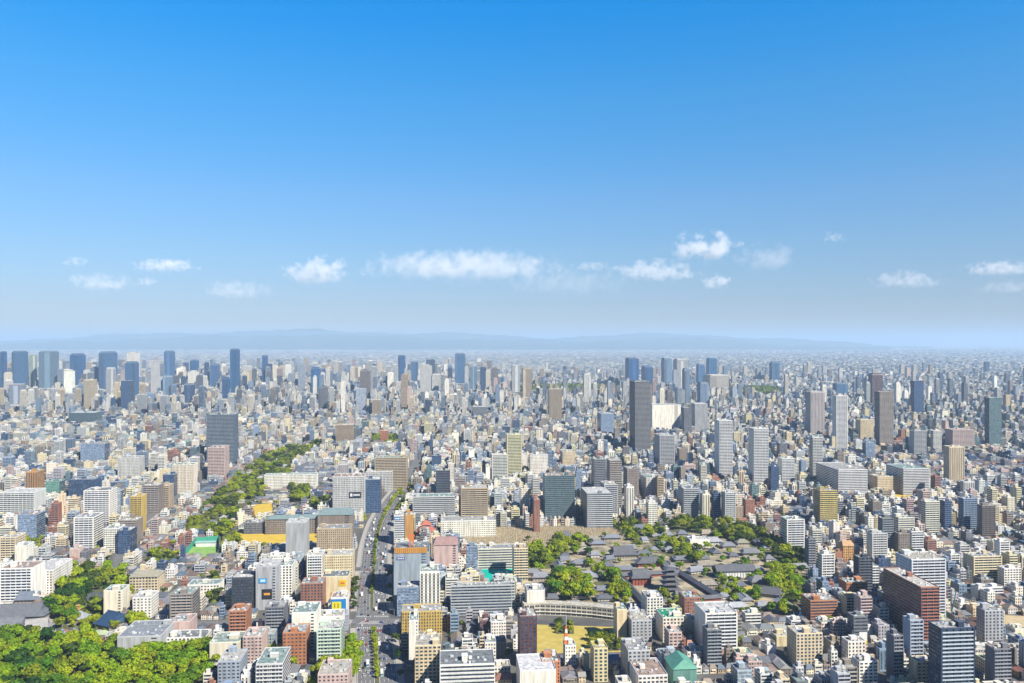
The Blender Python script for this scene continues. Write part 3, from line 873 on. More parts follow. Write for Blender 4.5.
# ------------------------------------------------------------------ building parts as rows
def parts_of(b, full=True):
    """list of (part name, rows, [z offsets]) ; offsets list = the same part repeated up the facade"""
    w, d, h, st = b["w"], b["dep"], b["h"], b["st"]
    r = random.Random(b["seed"])
    c = b["col"]; P = []
    x0, x1, y0, y1 = -w / 2, w / 2, -d / 2, d / 2
    nf = max(2, int(round(h / 3.1))); fh = h / nf
    glass = r.choice([(.035, .05, .08), (.05, .065, .09), (.04, .07, .11)])
    lite = tuple(min(.8, v * 1.18 + .05) for v in c)
    dark = tuple(v * .6 for v in c)
    side = (r.choice([0, .45, .5, .35]), r.choice([.4, .5]))
    if st == 'B': side = r.choice([(0, 0), (.3, .4), (.5, .5), (1.0, .5)])
    if st == 'N': side = (0, 0) if r.random() < .6 else (.2, .3)
    if st == 'G': side = (.94, .8)
    if st == 'R': side = (1.0, .45)
    if st == 'V': side = (.4, 1.0)
    if b.get("flank"): side = b["flank"]
    if st == 'H':     # house with a pitched roof
        eh = h * .62
        P.append(("wall", [R(x0, x1, y0, y1, 0, eh, FAC, c, ws=(.45, .4), wt=(.35, .35))], [0]))
        along = w >= d
        o = .6
        gable = r.random() < .5
        iy = (d / 2 + o - .15) if along else (.2 if gable else d * .28)
        ix = (.2 if gable else w * .28) if along else (w / 2 + o - .15)
        P.append(("roof", [R(x0 - o, x1 + o, y0 - o, y1 + o, eh, h, TIL, b["roof"], ix, iy)], [0]))
        if r.random() < .3: P.append(("balcony", [R(x0 + w * .2, x1 - w * .2, y0 - 1.1, y0 - .02, 2.7, 3.8, CON, lite)], [0]))
        return P
    if st in 'BWRNGV' and not full:
        pass
    # some blocks step down to a lower wing at one side
    if not b.get("hero") and b.get("wing") is None and w > 11 and h > 13:
        b["wing"] = r.random() < .38
    if b.get("wing") and not b.get("hero"):
        ww_ = w * r.uniform(.28, .42); wh_ = h * r.uniform(.45, .8); sgn = r.choice([-1, 1])
        if sgn > 0: a_, e_ = x1 - ww_, x1; x1 = x1 - ww_ - .02
        else: a_, e_ = x0, x0 + ww_; x0 = x0 + ww_ + .02
        P.append(("wing", [R(a_, e_, y0 + .8, y1 - .5, 0, wh_, FAC, c, ws=(.55, .45) if st in 'WNVG' else (.95, .5), wt=(.4, .4)),
                           R(a_ - .02, e_ + .02, y0 + .78, y0 + 1.1, wh_, wh_ + .9, CON, lite), R(a_ + .3, e_ - .3, y0 + 1.1, y1 - .6, wh_ + .02, wh_ + .2, DECK, b["roof"])], [0]))
        w = x1 - x0
    # body
    inset = 1.1 if st == 'B' else 0.0
    by0 = y0 + inset
    wsS = (0, 0)
    tiny = w * h < 160
    if st == 'N' and r.random() < .5 and not b.get("hero"): wsS = (.3, .3)
    P.append(("wall", [R(x0, x1, by0, y1, 0, h, FAC, c, ws=wsS, wt=side)], [0]))
    rc = b["roof"]
    t = .3
    if b.get("gable"):
        P.append(("roof", [R(x0 - .8, x1 + .8, by0 - .8, y1 + .8, h, h + b["gable"], TIL, rc, ix=w * .12 if w > d else w / 2, iy=d / 2 if w > d else d * .12)], [0]))
    else:
        P.append(("roof", [R(x0 + t, x1 - t, by0 + t, y1 - t, h + .02, h + .25, DECK, rc)], [0]))
        ph = 1.0
        P.append(("parapet", [R(x0, x1, by0, by0 + t, h, h + ph, CON, lite), R(x0, x1, y1 - t, y1, h, h + ph, CON, lite),
                              R(x0, x0 + t, by0 + t, y1 - t, h, h + ph, CON, lite), R(x1 - t, x1, by0 + t, y1 - t, h, h + ph, CON, lite)], [0]))
    zs = [i * fh for i in range(nf)]
    if st == 'B':
        rail = lite if b.get("rail") is None else b["rail"]
        div = max(2, int(round(w / 6.0)))
        rows = [R(x0 + .05, x1 - .05, y0, by0 - .01, -.12, .12, CON, rail), R(x0 + .05, x1 - .05, y0, y0 + .12, .12, 1.15, CON, rail)]
        for k in range(div + 1):
            xx = x0 + .1 + (w - .35) * k / div
            rows.append(R(xx, xx + .15, y0 + .13, by0 - .01, .12, fh - .13, CON, lite))
        P.append(("balcony", rows, zs[1:] or zs))
        n = max(2, int(round(w / 3.2))); bw = w / n
        if b.get("big") and n * nf <= 100:
            P.append(("window", [R(x0 + .35, x0 + bw - .35, by0 - .06, by0 + .02, .25, min(2.35, fh - .5), GLS, glass)], [(k * bw, z) for z in zs for k in range(n)]))
        else:
            P.append(("glazing", [R(x0 + .5, x1 - .5, by0 - .06, by0 + .02, .25, min(2.35, fh - .5), GLS, glass)], zs[1:] or zs))
        if b.get("corner", r.random() < .5):
            cw = min(2.2, w * .1)
            P.append(("pier", [R(x0 - .02, x0 + cw * .6, y0 - .02, by0 + .05, 0, h + .5, CON, c), R(x1 - cw * .6, x1 + .02, y0 - .02, by0 + .05, 0, h + .5, CON, c)], [0]))
    elif st == 'W':
        n = max(2, int(round(w / 3.6))); bw = w / n; ww = bw * r.choice([.45, .55, .65])
        row = [(x0 + (k + .5) * bw - ww / 2, x0 + (k + .5) * bw + ww / 2) for k in range(n)]
        wh = r.choice([1.3, 1.5, 1.8])
        if b.get("big"):
            P.append(("window", [R(0, ww, by0 - .05, by0 + .02, .9, .9 + wh, GLS, glass)], [(a, z) for z in zs for a, _ in row]))
        else:
            iw = [k_ for k_, q_ in enumerate(P) if q_[0] == "wall"][0]; nm, rr, oo = P[iw]; P[iw] = (nm, [rr[0][:12] + (ww / bw, wh / fh) + rr[0][14:]], oo)
    elif st == 'R':
        P.append(("ribbon_window", [R(x0 + .6, x1 - .6, by0 - .05, by0 + .02, 1.0, min(2.5, fh - .5), GLS, glass)], zs))
        P.append(("sill_band", [R(x0 - .02, x1 + .02, by0 - .25, by0 - .06, .1, .95, CON, lite)], zs[1:] or zs))
    elif st == 'G':
        tint = tuple(min(.4, v * .8 + .01) for v in c)
        P.append(("glass_front", [R(x0 + .4, x1 - .4, by0 - .06, by0 + .02, .5, h - .8, GLS, tint)], [0]))
        P.append(("floor_band", [R(x0 + .2, x1 - .2, by0 - .16, by0 - .07, -.2, .25, MET, tuple(min(.7, v * 1.3 + .06) for v in c))], zs[1:] or zs))
        n = max(3, int(w / 4))
        P.append(("mullion", [R(x0 + .2 + (w - .6) * k / n, x0 + .4 + (w - .6) * k / n, by0 - .3, by0 - .17, .2, h - .2, MET, tuple(min(.7, v * 1.2 + .04) for v in c)) for k in range(n + 1)], [0]))
    elif st == 'V':
        n = max(2, int(round(w / 4.2))); bw = w / n
        P.append(("window_strip", [R(x0 + .28 * bw, x0 + .72 * bw, by0 - .05, by0 + .02, 1.5, h - 1.5, GLS, glass)], [(k * bw, 0) for k in range(n)]))
        P.append(("floor_band", [R(x0 + .1, x1 - .1, by0 - .12, by0 - .055, -.4, .35, CON, dark)], zs[1:] or zs))
    elif st == 'N' and not b.get("hero") is None:
        if r.random() < .5 and h > 10:
            P.append(("window", [R(x1 - w * .22, x1 - w * .1, by0 - .05, by0 + .02, .9, 2.2, GLS, glass)], zs))
    # on the roof
    if not b.get("gable") and not b.get("clean"):
        pw, pd = min(w * .4, r.uniform(4, 8)), min(d * .4, r.uniform(4, 7)); pxx = r.uniform(x0 + pw / 2 + 1, x1 - pw / 2 - 1) if w > pw + 3 else 0
        pyy = r.uniform(by0 + pd / 2 + 1, y1 - pd / 2 - 1) if d > pd + 4 else 0
        phh = r.uniform(2.6, 4.5)
        P.append(("penthouse", [R(pxx - pw / 2, pxx + pw / 2, pyy - pd / 2, pyy + pd / 2, h + .2, h + .2 + phh, FAC, c, wt=(0, 0)),
                                R(pxx - pw / 2 - .2, pxx + pw / 2 + .2, pyy - pd / 2 - .2, pyy + pd / 2 + .2, h + .2 + phh, h + .45 + phh, CON, lite)], [0]))
        if r.random() < .55 and w > 9:
            tx = pxx + (pw / 2 + 2.4) * (1 if pxx < 0 else -1)
            P.append(("water_tank", [R(tx - 1.3, tx + 1.3, pyy - 1.2, pyy + 1.2, h + 1.0, h + 3.0, MET, r.choice([(.7, .7, .68), (.45, .55, .62), (.62, .60, .5)])),
                                     R(tx - 1.0, tx - .8, pyy - .9, pyy + .9, h + .2, h + 1.0, MET, (.3, .3, .3)), R(tx + .8, tx + 1.0, pyy - .9, pyy + .9, h + .2, h + 1.0, MET, (.3, .3, .3))], [0]))
        na = int(min(14, w * d / 26))
        rows = []
        for k in range(na):
            ax, ay = r.uniform(x0 + 1.5, x1 - 1.5), r.uniform(by0 + 1.2, y1 - 1.2)
            if abs(ax - pxx) < pw / 2 + 4 and abs(ay - pyy) < pd / 2 + 1.3: continue
            s_ = r.uniform(.6, 1.5)
            rows.append((R(ax - s_, ax + s_, ay - .6, ay + .6, h + .25, h + .25 + r.uniform(.8, 1.7), MET, r.choice([(.6, .6, .58), (.4, .42, .44), (.7, .7, .68)]))))
        for k, q in enumerate(rows): P.append(("air_conditioner", [q], [0]))
        if r.random() < .4 and w > 8:
            yy = r.uniform(by0 + 2, y1 - 2)
            P.append(("pipe", [R(x0 + 1, x1 - 1, yy - .12, yy + .12, h + .5, h + .75, MET, (.45, .45, .43))], [0]))
        if r.random() < .35:
            P.append(("antenna", [R(pxx - .07, pxx + .07, pyy - .07, pyy + .07, h + .4 + phh, h + phh + r.uniform(3, 6), MET, (.55, .55, .55))], [0]))
        if r.random() < .25 and w > 9:
            sx_ = r.uniform(x0 + 1.5, x1 - 6)
            P.append(("solar_panel", [R(sx_, sx_ + 4.2, by0 + 1.2, by0 + 3.6, h + .6, h + .7, GLS, (.02, .03, .08))], [0]))
    if b.get("extra"): P += b["extra"](b)
    return P
# ------------------------------------------------------------------ every other building of the near city
ITEMS = []
for i, h in enumerate(HEROES):
    h["col"] = jit(C[h["c"]], .06); h["seed"] = 1000 + i; h["cn"] = CN[h["c"]]
    h["roof"] = ROOFC[(i * 7) % len(ROOFC)]
    ITEMS.append(h)
def hero(look): return next(h for h in HEROES if h["look"].startswith(look))
hero("long brown school hall").update(gable=4.0, roof=(.22, .30, .29))
hero("brown gymnasium").update(gable=8.0, roof=(.20, .27, .28))
hero("pinkish gabled hall").update(gable=7.0, roof=(.38, .24, .22))
hero("small orange house-like").update(gable=6.0, roof=(.45, .25, .1))
hero("cream school with gabled").update(gable=5.0, roof=(.36, .33, .25))
hero("low broad grey hall").update(clean=False, roof=(.30, .33, .36))
hero("pinkish grey residential tower").update(col=(.56, .50, .48))
hero("green building with").update(gable=7.0, roof=(.12, .36, .26))
hero("broad white ribbed").update(roof=(.72, .72, .72), clean=True)
hero("long brick red and dark").update(roof=(.62, .58, .52), flank=(1.0, .5), rail=(.40, .17, .12))
hero("big charcoal blue").update(roof=(.5, .5, .48), rail=(.5, .56, .62), col=(.03, .05, .10))
hero("tallest grey residential").update(rail=(.34, .33, .33), col=(.09, .09, .10), flank=(.6, .6))
hero("big blue-grey balcony").update(rail=(.26, .31, .36), col=(.10, .13, .18))
hero("dark brown apartment").update(rail=(.2, .17, .15))
for h in HEROES:
    if h["c"] in "dnkmB" and h["st"] == 'B' and "rail" not in h: h["rail"] = tuple(min(.6, v * 1.6 + .06) for v in h["col"])
hero("mustard yellow gridded").update(rail=(.74, .60, .22), col=(.45, .34, .12))
hero("tan high-rise").update(rail=(.58, .47, .32), col=(.38, .27, .15))
hero("wide pale grey balcony").update(rail=(.62, .63, .64), col=(.22, .24, .27))
hero("block with yellow roof").update(roof=(.6, .5, .12))
hero("off-white hall with green").update(roof=(.03, .33, .18))
hero("tall pale grey apartment").update(col=(.62, .64, .68), rail=(.66, .68, .72))
hero("dark maroon slender").update(col=(.12, .05, .05), rail=(.2, .1, .1))

# boards and signs fixed to a wall: (name, material rows in front-face pixels)
def board(hd, name, xa, xb, ya, yb, c, marks=None, depth=.5):
    """sign on the facade given in pixels; marks = list of (x,y,w,h in 0..1, colour)"""
    d = hd["fy"]; k = d / F
    mid = (hd["xl"] + hd["xr"]) / 2
    a, e = (xa - mid) * k, (xb - mid) * k; zt, zb = H - (ya - YH) * k, H - (yb - YH) * k
    yf = -hd["dep"] / 2
    rows = [R(a, e, yf - depth, yf - .35, zb, zt, MET, c)]
    out = [(name, rows, [0])]
    for q in marks or []:
        W, Hh = e - a, zt - zb
        out.append(("sign_marking", [R(a + q[0] * W, a + (q[0] + q[2]) * W, yf - depth - .12, yf - depth - .01, zb + q[1] * Hh, zb + (q[1] + q[3]) * Hh, MET, q[4])], [0]))
    hd.setdefault("boards", []).extend(out)
WH = (.75, .75, .75)
board(hero("large pale office"), "sign_panel", 349, 361, 492, 498, (.03, .035, .05), [(.10, .25, .18, .5, WH)] + [(.36 + k * .11, .35, .08, .3, WH) for k in range(5)])
board(hero("windowless blue-grey"), "sign_panel", 397, 405, 557, 559.5, (.05, .08, .30), [(.1 + k * .22, .25, .14, .5, WH) for k in range(4)])
board(hero("windowless blue-grey"), "rooftop_screen", 394.5, 427, 547.5, 553, (.62, .30, .06), [(k / 16 + .02, .1, .02, .8, (.30, .16, .06)) for k in range(16)])
board(hero("cream building carrying"), "sign_panel", 339, 346, 580, 586, (.75, .50, .02), [(.2, .3, .6, .35, (.6, .2, .05))])
board(hero("cream building carrying"), "sign_panel", 331, 338, 592, 596, (.60, .25, .03), [(.15, .3, .25, .4, (.8, .7, .3)), (.55, .3, .3, .4, (.8, .7, .3))])
board(hero("low white building under"), "billboard", 331.5, 346, 599, 612, (.02, .22, .55), [(.05, .2, .62, .6, (.80, .68, .03)), (.18, .32, .10, .36, (.85, .35, .03)), (.40, .32, .12, .36, (.85, .35, .03))])
board(hero("grey blank-walled"), "sign_panel", 259, 267, 578, 583, (.05, .30, .60), [(.2, .25, .6, .5, (.5, .7, .85))])
board(hero("grey blank-walled"), "sign_panel", 262, 272, 589, 599, (.03, .03, .04), [(.2, .4, .6, .22, (.7, .35, .05))])
board(hero("charcoal office with"), "sign_panel", 859, 867, 632, 646, (.78, .78, .75), [(0, 0, 1, .4, (.8, .6, .03))])
board(hero("white narrow office at"), "sign_panel", 394.5, 400, 516.5, 520, (.04, .20, .40), [(.1, .3, .8, .3, WH)])

for h in HEROES:
    if h.get("boards"):
        h["extra"] = lambda b: b["boards"]

PALN = {}
def fill(X, Y, w, d, hgt, low, temple=False):
    r = RND
    k = r.choice(PAL if Y < 1500 else PAL + 'bbBsdgkG')
    seed = len(ITEMS) + 5000
    b = dict(X=X, Y=Y, w=w, dep=d, h=hgt, rot=TH, seed=seed, fy=Y - d / 2, look=None, lm=None)
    fl = hgt / 3.1
    if (fl < 3.9 and r.random() < (.96 if low else .5)) or temple:
        b["st"] = 'H'; k = r.choice("wwooccltk"); i = r.randrange(len(TILEC)) if not temple else r.choice([0, 1, 2, 2, 7])
        b["roof"] = jit(TILEC[i], .15); b["rn"] = TILEN[i]; b["h"] = min(hgt, r.uniform(6.5, 9.5)); b["rot"] = TH + r.choice([0, 0, 0, .05, -.08, pi / 2 * 0])
    else:
        if fl < 6: b["st"] = r.choice("WWWRNBW")
        else: b["st"] = r.choice("BBBBBWWRRGVN")
        b["roof"] = jit(r.choice(ROOFC), .15)
    if b["st"] == 'G': k = r.choice("bBdGs")
    b["c"] = k; b["cn"] = CN[k]; b["col"] = jit(C[k], .14)
    if k in "dnkmB" and b["st"] == 'B': b["rail"] = tuple(min(.6, v * 1.6 + .06) for v in b["col"])
    ITEMS.append(b)

def occ_rect(X, Y, w, d):
    P = rect_corners(X, Y, w, d, TH)
    pts = P + [((P[i][0] + P[(i + 1) % 4][0]) / 2, (P[i][1] + P[(i + 1) % 4][1]) / 2) for i in range(4)] + [(X, Y)]
    for x, y in pts:
        i, j = int((y - GY0) / GS), int((x - GX0) / GS)
        if 0 <= i < GH and 0 <= j < GW and occ[i, j]: return True
    return False

def height_at(X, Y, low):
    x, y = px(X, Y)
    if low: return RND.choice([6.5, 7.5, 8.5, 9.3, 9.3, 12.4]) if RND.random() < .965 else RND.uniform(12, 24)
    q = RND.random()
    if Y > 1550 and not low: q = min(1, q * .72 + .28)
    if Y > 2200: q = min(1, q * .85 + .15)
    # taller along the avenue and the side street
    xa = np.interp(Y, [p[1] for p in AV], [p[0] for p in AV])
    if abs(X - xa) < 75: q = q * .72 + .28
    if q < .46: return RND.uniform(6, 10)
    if q < .74: return RND.uniform(10, 18)
    if q < .94: return RND.uniform(18, 30)
    return RND.uniform(32, 48)

def lots(u0, v0, bw, bd, lw):
    """cut a block into lots"""
    rows = 3 if bd > 30 else 2
    for rr in range(rows):
        dd = bd / rows
        x = 0.0
        while x < bw - 6:
            w = RND.uniform(*lw)
            if x + w > bw - 6: w = bw - x
            yield u0 + x + w / 2, v0 + dd * (rr + .5), w, dd
            x += w

def place(uc, vc, w, d, depth=0):
    X, Y = U * uc + V * vc
    if Y < 575 or abs(X) > .78 * Y + 40: return
    if occ_rect(X, Y, w - 1.0, d - 1.0):
        if depth < 2 and min(w, d) > 11:
            for a in (-.25, .25):
                for c in (-.25, .25): place(uc + a * w, vc + c * d, w / 2, d / 2, depth + 1)
        elif depth < 3 and max(w, d) > 14:
            for a in (-.25, .25):
                if w > d: place(uc + a * w, vc, w / 2, d, depth + 1)
                else: place(uc, vc + a * d, w, d / 2, depth + 1)
        return
    x, y = px(X, Y)
    low = low_zone(x, y)
    hm = hmax(X, Y, w, d)
    if hm < 3.5: return
    hgt = height_at(X, Y, low)
    if w < 10 and hgt > 22: hgt = RND.uniform(10, 22)
    if hm < 12: hgt = min(hgt, hm)
    hgt = min(hgt, hm)
    if Y < 665: hgt = min(hgt, 22)
    if hgt < 3.5: return
    g = RND.uniform(.6, 1.6); g2 = RND.uniform(.8, 3.0)
    if RND.random() < .03: return
    tz = inpoly(LOWZ[3], x, y) and RND.random() < .6
    fill(X, Y, max(4, w - g), max(4, d - g2), hgt, low, bool(tz))

v = 560.0
while v < 3000:
    bd = RND.uniform(38, 50) if v < 1700 else RND.uniform(48, 64)
    lw = (8, 17) if v < 1500 else (11, 22)
    u = -0.85 * v - 300
    u += RND.uniform(0, 30)
    while u < 0.85 * v + 400:
        bw = RND.uniform(50, 85)
        for L in lots(u, v, bw, bd, lw): place(*L)
        u += bw + (6.5 if RND.random() < .66 else 13)
    v += bd + (7.0 if RND.random() < .66 else 15)
NEAR_END = 3000.0

# ------------------------------------------------------------------ which buildings show, and how large
idb = np.full((683, 1024), -1, np.int32)
order = sorted(range(len(ITEMS)), key=lambda i: -ITEMS[i]["Y"])
for i in order:
    b = ITEMS[i]; cs = rect_corners(b["X"], b["Y"], b["w"], b["dep"], b["rot"])
    q = [(512 + x / y * F, YH + (H - b["h"]) / y * F, YH + H / y * F) for x, y in cs]
    for pair in ((2, 3), (0, 3), (1, 2), (0, 1)):      # each wall, then the roof edge between
        a, e = q[pair[0]], q[pair[1]]
        xa, xb = sorted((a[0], e[0])); yt, yb = min(a[1], e[1]), max(a[2], e[2])
        idb[int(max(0, yt)):int(max(0, min(683, yb))), int(max(0, round(xa))):int(max(0, min(1024, round(xb))))] = i
    ys = [p[1] for p in q]; xs = sorted(p[0] for p in q)
    idb[int(max(0, min(ys))):int(max(0, min(683, max(ys)))), int(max(0, round(xs[1]))):int(max(0, min(1024, round(xs[2]))))] = i
cnt = np.bincount(idb[idb >= 0].ravel(), minlength=len(ITEMS))
cy_ = np.zeros(len(ITEMS)); cx_ = np.zeros(len(ITEMS))
yy, xx = np.nonzero(idb >= 0); np.add.at(cx_, idb[yy, xx], xx); np.add.at(cy_, idb[yy, xx], yy)
for i, b in enumerate(ITEMS):
    b["area"] = int(cnt[i]); b["cx"] = cx_[i] / max(1, cnt[i]); b["cy"] = cy_[i] / max(1, cnt[i])
    b["cat"] = {"H": "house", "B": "apartment building"}.get(b["st"], "office building")
    b["name"] = {"H": "house", "B": "apartment_building"}.get(b["st"], "office_building")
    if "tower" in (b["look"] or "") or "skyscraper" in (b["look"] or "") or "high-rise" in (b["look"] or ""):
        b["cat"] = "high-rise tower"; b["name"] = "high_rise_tower"
    if "school" in (b["look"] or ""): b["cat"] = "school"; b["name"] = "school_building"
    if (b["look"] or "").find("hall") >= 0 and "school" not in b["look"]: b["cat"] = "hall"; b["name"] = "hall_building"
IND = []; REST = []
for cat in ("house", "apartment building", "office building"):
    L = [b for b in ITEMS if b["cat"] == cat and b["area"] > 0]
    hs_ = [b for b in L if b.get("hero")]
    fs_ = sorted([b for b in L if not b.get("hero")], key=lambda b: -b["area"])
    nfree = max(0, 300 - len(hs_))
    take = [b for b in fs_[:nfree] if b["area"] >= 8]
    IND += hs_ + take
    tk = set(map(id, take))
    REST += [b for b in ITEMS if b["cat"] == cat and not b.get("hero") and id(b) not in tk]
IND += [b for b in ITEMS if b.get("hero") and b["cat"] not in ("house", "apartment building", "office building")]

# ------------------------------------------------------------------ labels that point at one thing
LANDMARKS = [list(l) for l in LANDMARKS]
ORD = ["leftmost", "second from left", "third from left", "fourth from left", "fifth from left", "sixth from left", "seventh from left", "eighth from left", "ninth from left", "tenth from left"]
def relation(x, y, me=0, maxd=1e9):
    best = sorted(((x - l[1]) ** 2 + ((y - l[2]) * 2.0) ** 2, l) for l in [tuple(l) for l in LANDMARKS if l[3] != me or l[3] == 0])[0][1]
    dx, dy = x - best[1], y - best[2]
    if abs(dx) > abs(dy) * 1.2:
        if abs(dx) < 4: return "beside " + best[0]
        w = ("left of " if dx < 0 else "right of ")
        return ("just " if abs(dx) < 22 else "well " if abs(dx) > 50 else "") + w + best[0]
    w = "behind " if dy < 0 else "in front of "
    return ("just " if abs(dy) < 14 else "well " if abs(dy) > 35 else "") + w + best[0]

def clip16(s):
    return " ".join(s.split()[:16])
def dedupe(lst):
    """lst of (dict with 'label','cx'); repeats get their order from the left"""
    from collections import defaultdict
    g = defaultdict(list)
    for b in lst: g[b["label"]].append(b)
    for k, L in g.items():
        if len(L) < 2: continue
        L.sort(key=lambda b: b["cx"])
        for i, b in enumerate(L):
            o = "rightmost" if i == len(L) - 1 else ORD[min(i, 9)]
            b["label"] = o + " " + k if len((o + " " + k).split()) <= 16 else clip16(o + " " + k)

NOUN = dict(B="balcony flats", W="block with punched windows", R="ribbon-windowed office", G="glass-fronted office", V="strip-windowed office", N="nearly blank-walled block")
for b in IND:
    if b.get("hero"):
        b["label"] = b["look"]
        if not b["lm"] and len(b["look"].split()) <= 8:
            b["label"] += " " + relation(b["cx"] or b["X"], b["cy"], id(b))
        elif len(b["look"].split()) < 4: b["label"] += " of the city"
    else:
        fl = b["h"] / 3.1
        if b["st"] == 'H':
            lk = b["cn"] + " house with " + b["rn"] + " roof"
        else:
            sz = "low" if fl < 3.7 else "mid-rise" if fl < 7 else "tall" if fl < 11 else "high"
            lk = sz + " " + b["cn"] + " " + NOUN[b["st"]]
            if b["w"] > 18: lk = "wide " + lk
        b["label"] = lk + " " + relation(b["cx"], b["cy"])
        if len(b["label"].split()) > 13: b["label"] = b["label"].replace("block with punched windows", "punched-window block").replace("nearly blank-walled", "blank-walled")
dedupe(IND)
seen = {}
for b in sorted(IND, key=lambda b: -b["area"]):
    if b["label"] in seen: b["label"] = clip16("smaller " + b["label"])
    seen[b["label"]] = 1
GROUP = {"house": "small pitched-roof houses", "apartment building": "apartment blocks of the city", "office building": "office and shop blocks of the city", "high-rise tower": "residential and office towers of the skyline"}

for b in HEROES:
    if b["fy"] > 3600 and b["c"] in "bBsd" and b["st"] in "GR":
        b["col"] = jit({"B": (.02, .10, .26), "b": (.06, .15, .30), "s": (.18, .28, .38), "d": (.06, .09, .14)}[b["c"]], .12)  # blue of the reflected sky put into the colour of far towers
def expand(P):
    rows = []
    for name, rs, offs in P:
        for o in offs:
            dx, dz = o if isinstance(o, tuple) else (0, o)
            for q in rs:
                rows.append((q[0] + dx, q[1] + dx, q[2], q[3], q[4] + dz, q[5] + dz) + tuple(q[6:]))
    return rows

MAN = {"house": 14, "apartment building": 14}
nparts = 0
def far_style(b):
    """plain body for buildings where a floor is about a pixel: windows come from the facade material"""
    c = b["col"]; st = b["st"]
    ws = dict(B=(.95, .5), W=(.5, .5), R=(1.0, .5), G=(.9, .3), V=(.45, 1.0), N=(0, 0))[st]
    if b.get("rail"): c = b["rail"]
    w, d, h = b["w"], b["dep"], b["h"]
    r = random.Random(b["seed"])
    P = [("wall", [R(-w / 2, w / 2, -d / 2, d / 2, 0, h, FAC, c, ws=ws, wt=ws if st != 'W' else (.4, .45))], [0]),
         ("roof", [R(-w / 2 + 1, w / 2 - 1, -d / 2 + 1, d / 2 - 1, h, h + 2.0, DECK, b["roof"])], [0])]
    if b.get("hero") and w > 14 and st in "GRB":
        k0 = r.choice([-.5, -.12, .2]); kw = r.choice([.18, .28, .34]); kk = r.choice([.5, .65, 1.3, 1.5]); cc = tuple(min(.8, v * kk + .01) for v in b["col"])
        P.append(("facade_bay", [R(w * k0 + .2, w * min(.49, k0 + kw), -d / 2 - 1.0, -d / 2 - .02, 0, h - r.uniform(0, 8), FAC, cc, ws=(.9, .3), wt=(0, 0))], [0]))
        P.append(("crown", [R(-w * .42, w * .42, -d * .42, d * .42, h + 2.02, h + 2 + r.uniform(3, 8), CON, tuple(min(.8, v * .8 + .02) for v in b["col"]), 1, 1)], [0]))
    elif w > 14:
        P.append(("penthouse", [R(-w * r.uniform(.15, .35), w * r.uniform(.1, .35), -d * .25, d * .25, h + 2, h + r.uniform(5, 9), CON, tuple(v * .85 for v in b["col"]))], [0]))
    return P

for b in IND:
    z = b.get("z", 0)
    far = b["fy"] > 3200 and b["st"] != 'H'
    if not far: b["big"] = b["area"] > 420 and b["w"] / 3.6 * b["h"] / 3.1 <= 95
    P = far_style(b) if far else parts_of(b)
    if b["area"] >= (60 if far else 170):
        root = bpy.data.objects.new(b["name"], None); COL.objects.link(root)
        root.empty_display_size = 2
        for name, rs, offs in P:
            me = None
            for o in offs:
                if me is None: me = rows_mesh(name, rs)
                dx, dz = o if isinstance(o, tuple) else (0, o)
                link(name, me, root, loc=(dx, 0, dz)); nparts += 1
        o = root
    else:
        o = link(b["name"], rows_mesh(b["name"], expand(P)))
    o.location = (b["X"], b["Y"], 0); o.rotation_euler = (0, 0, b["rot"])
    tag(o, b["label"], b["cat"], GROUP.get(b["cat"]))
    b["obj"] = o
print("individual buildings", len(IND), "rest", len(REST), "parts", nparts)

# the many smaller ones of each kind
for cat, nm, lab in (("house", "house_rows", "countless small pitched-roof houses filling the lanes between larger blocks"),
                     ("apartment building", "apartment_blocks", "countless mid-sized balcony flats packed between streets"),
                     ("office building", "office_blocks", "countless mid-sized plain blocks packed between streets")):
    rows, xf = [], []
    for b in REST:
        if b["cat"] != cat: continue
        P = parts_of(b) if b["fy"] < 2000 or b["st"] == 'H' else far_style(b)
        e = expand(P); rows += e; xf += [(b["X"], b["Y"], 0, b["rot"])] * len(e)
    if rows: tag(link(nm, rows_mesh(nm, rows, xf, bottom=False)), lab, kind="stuff")

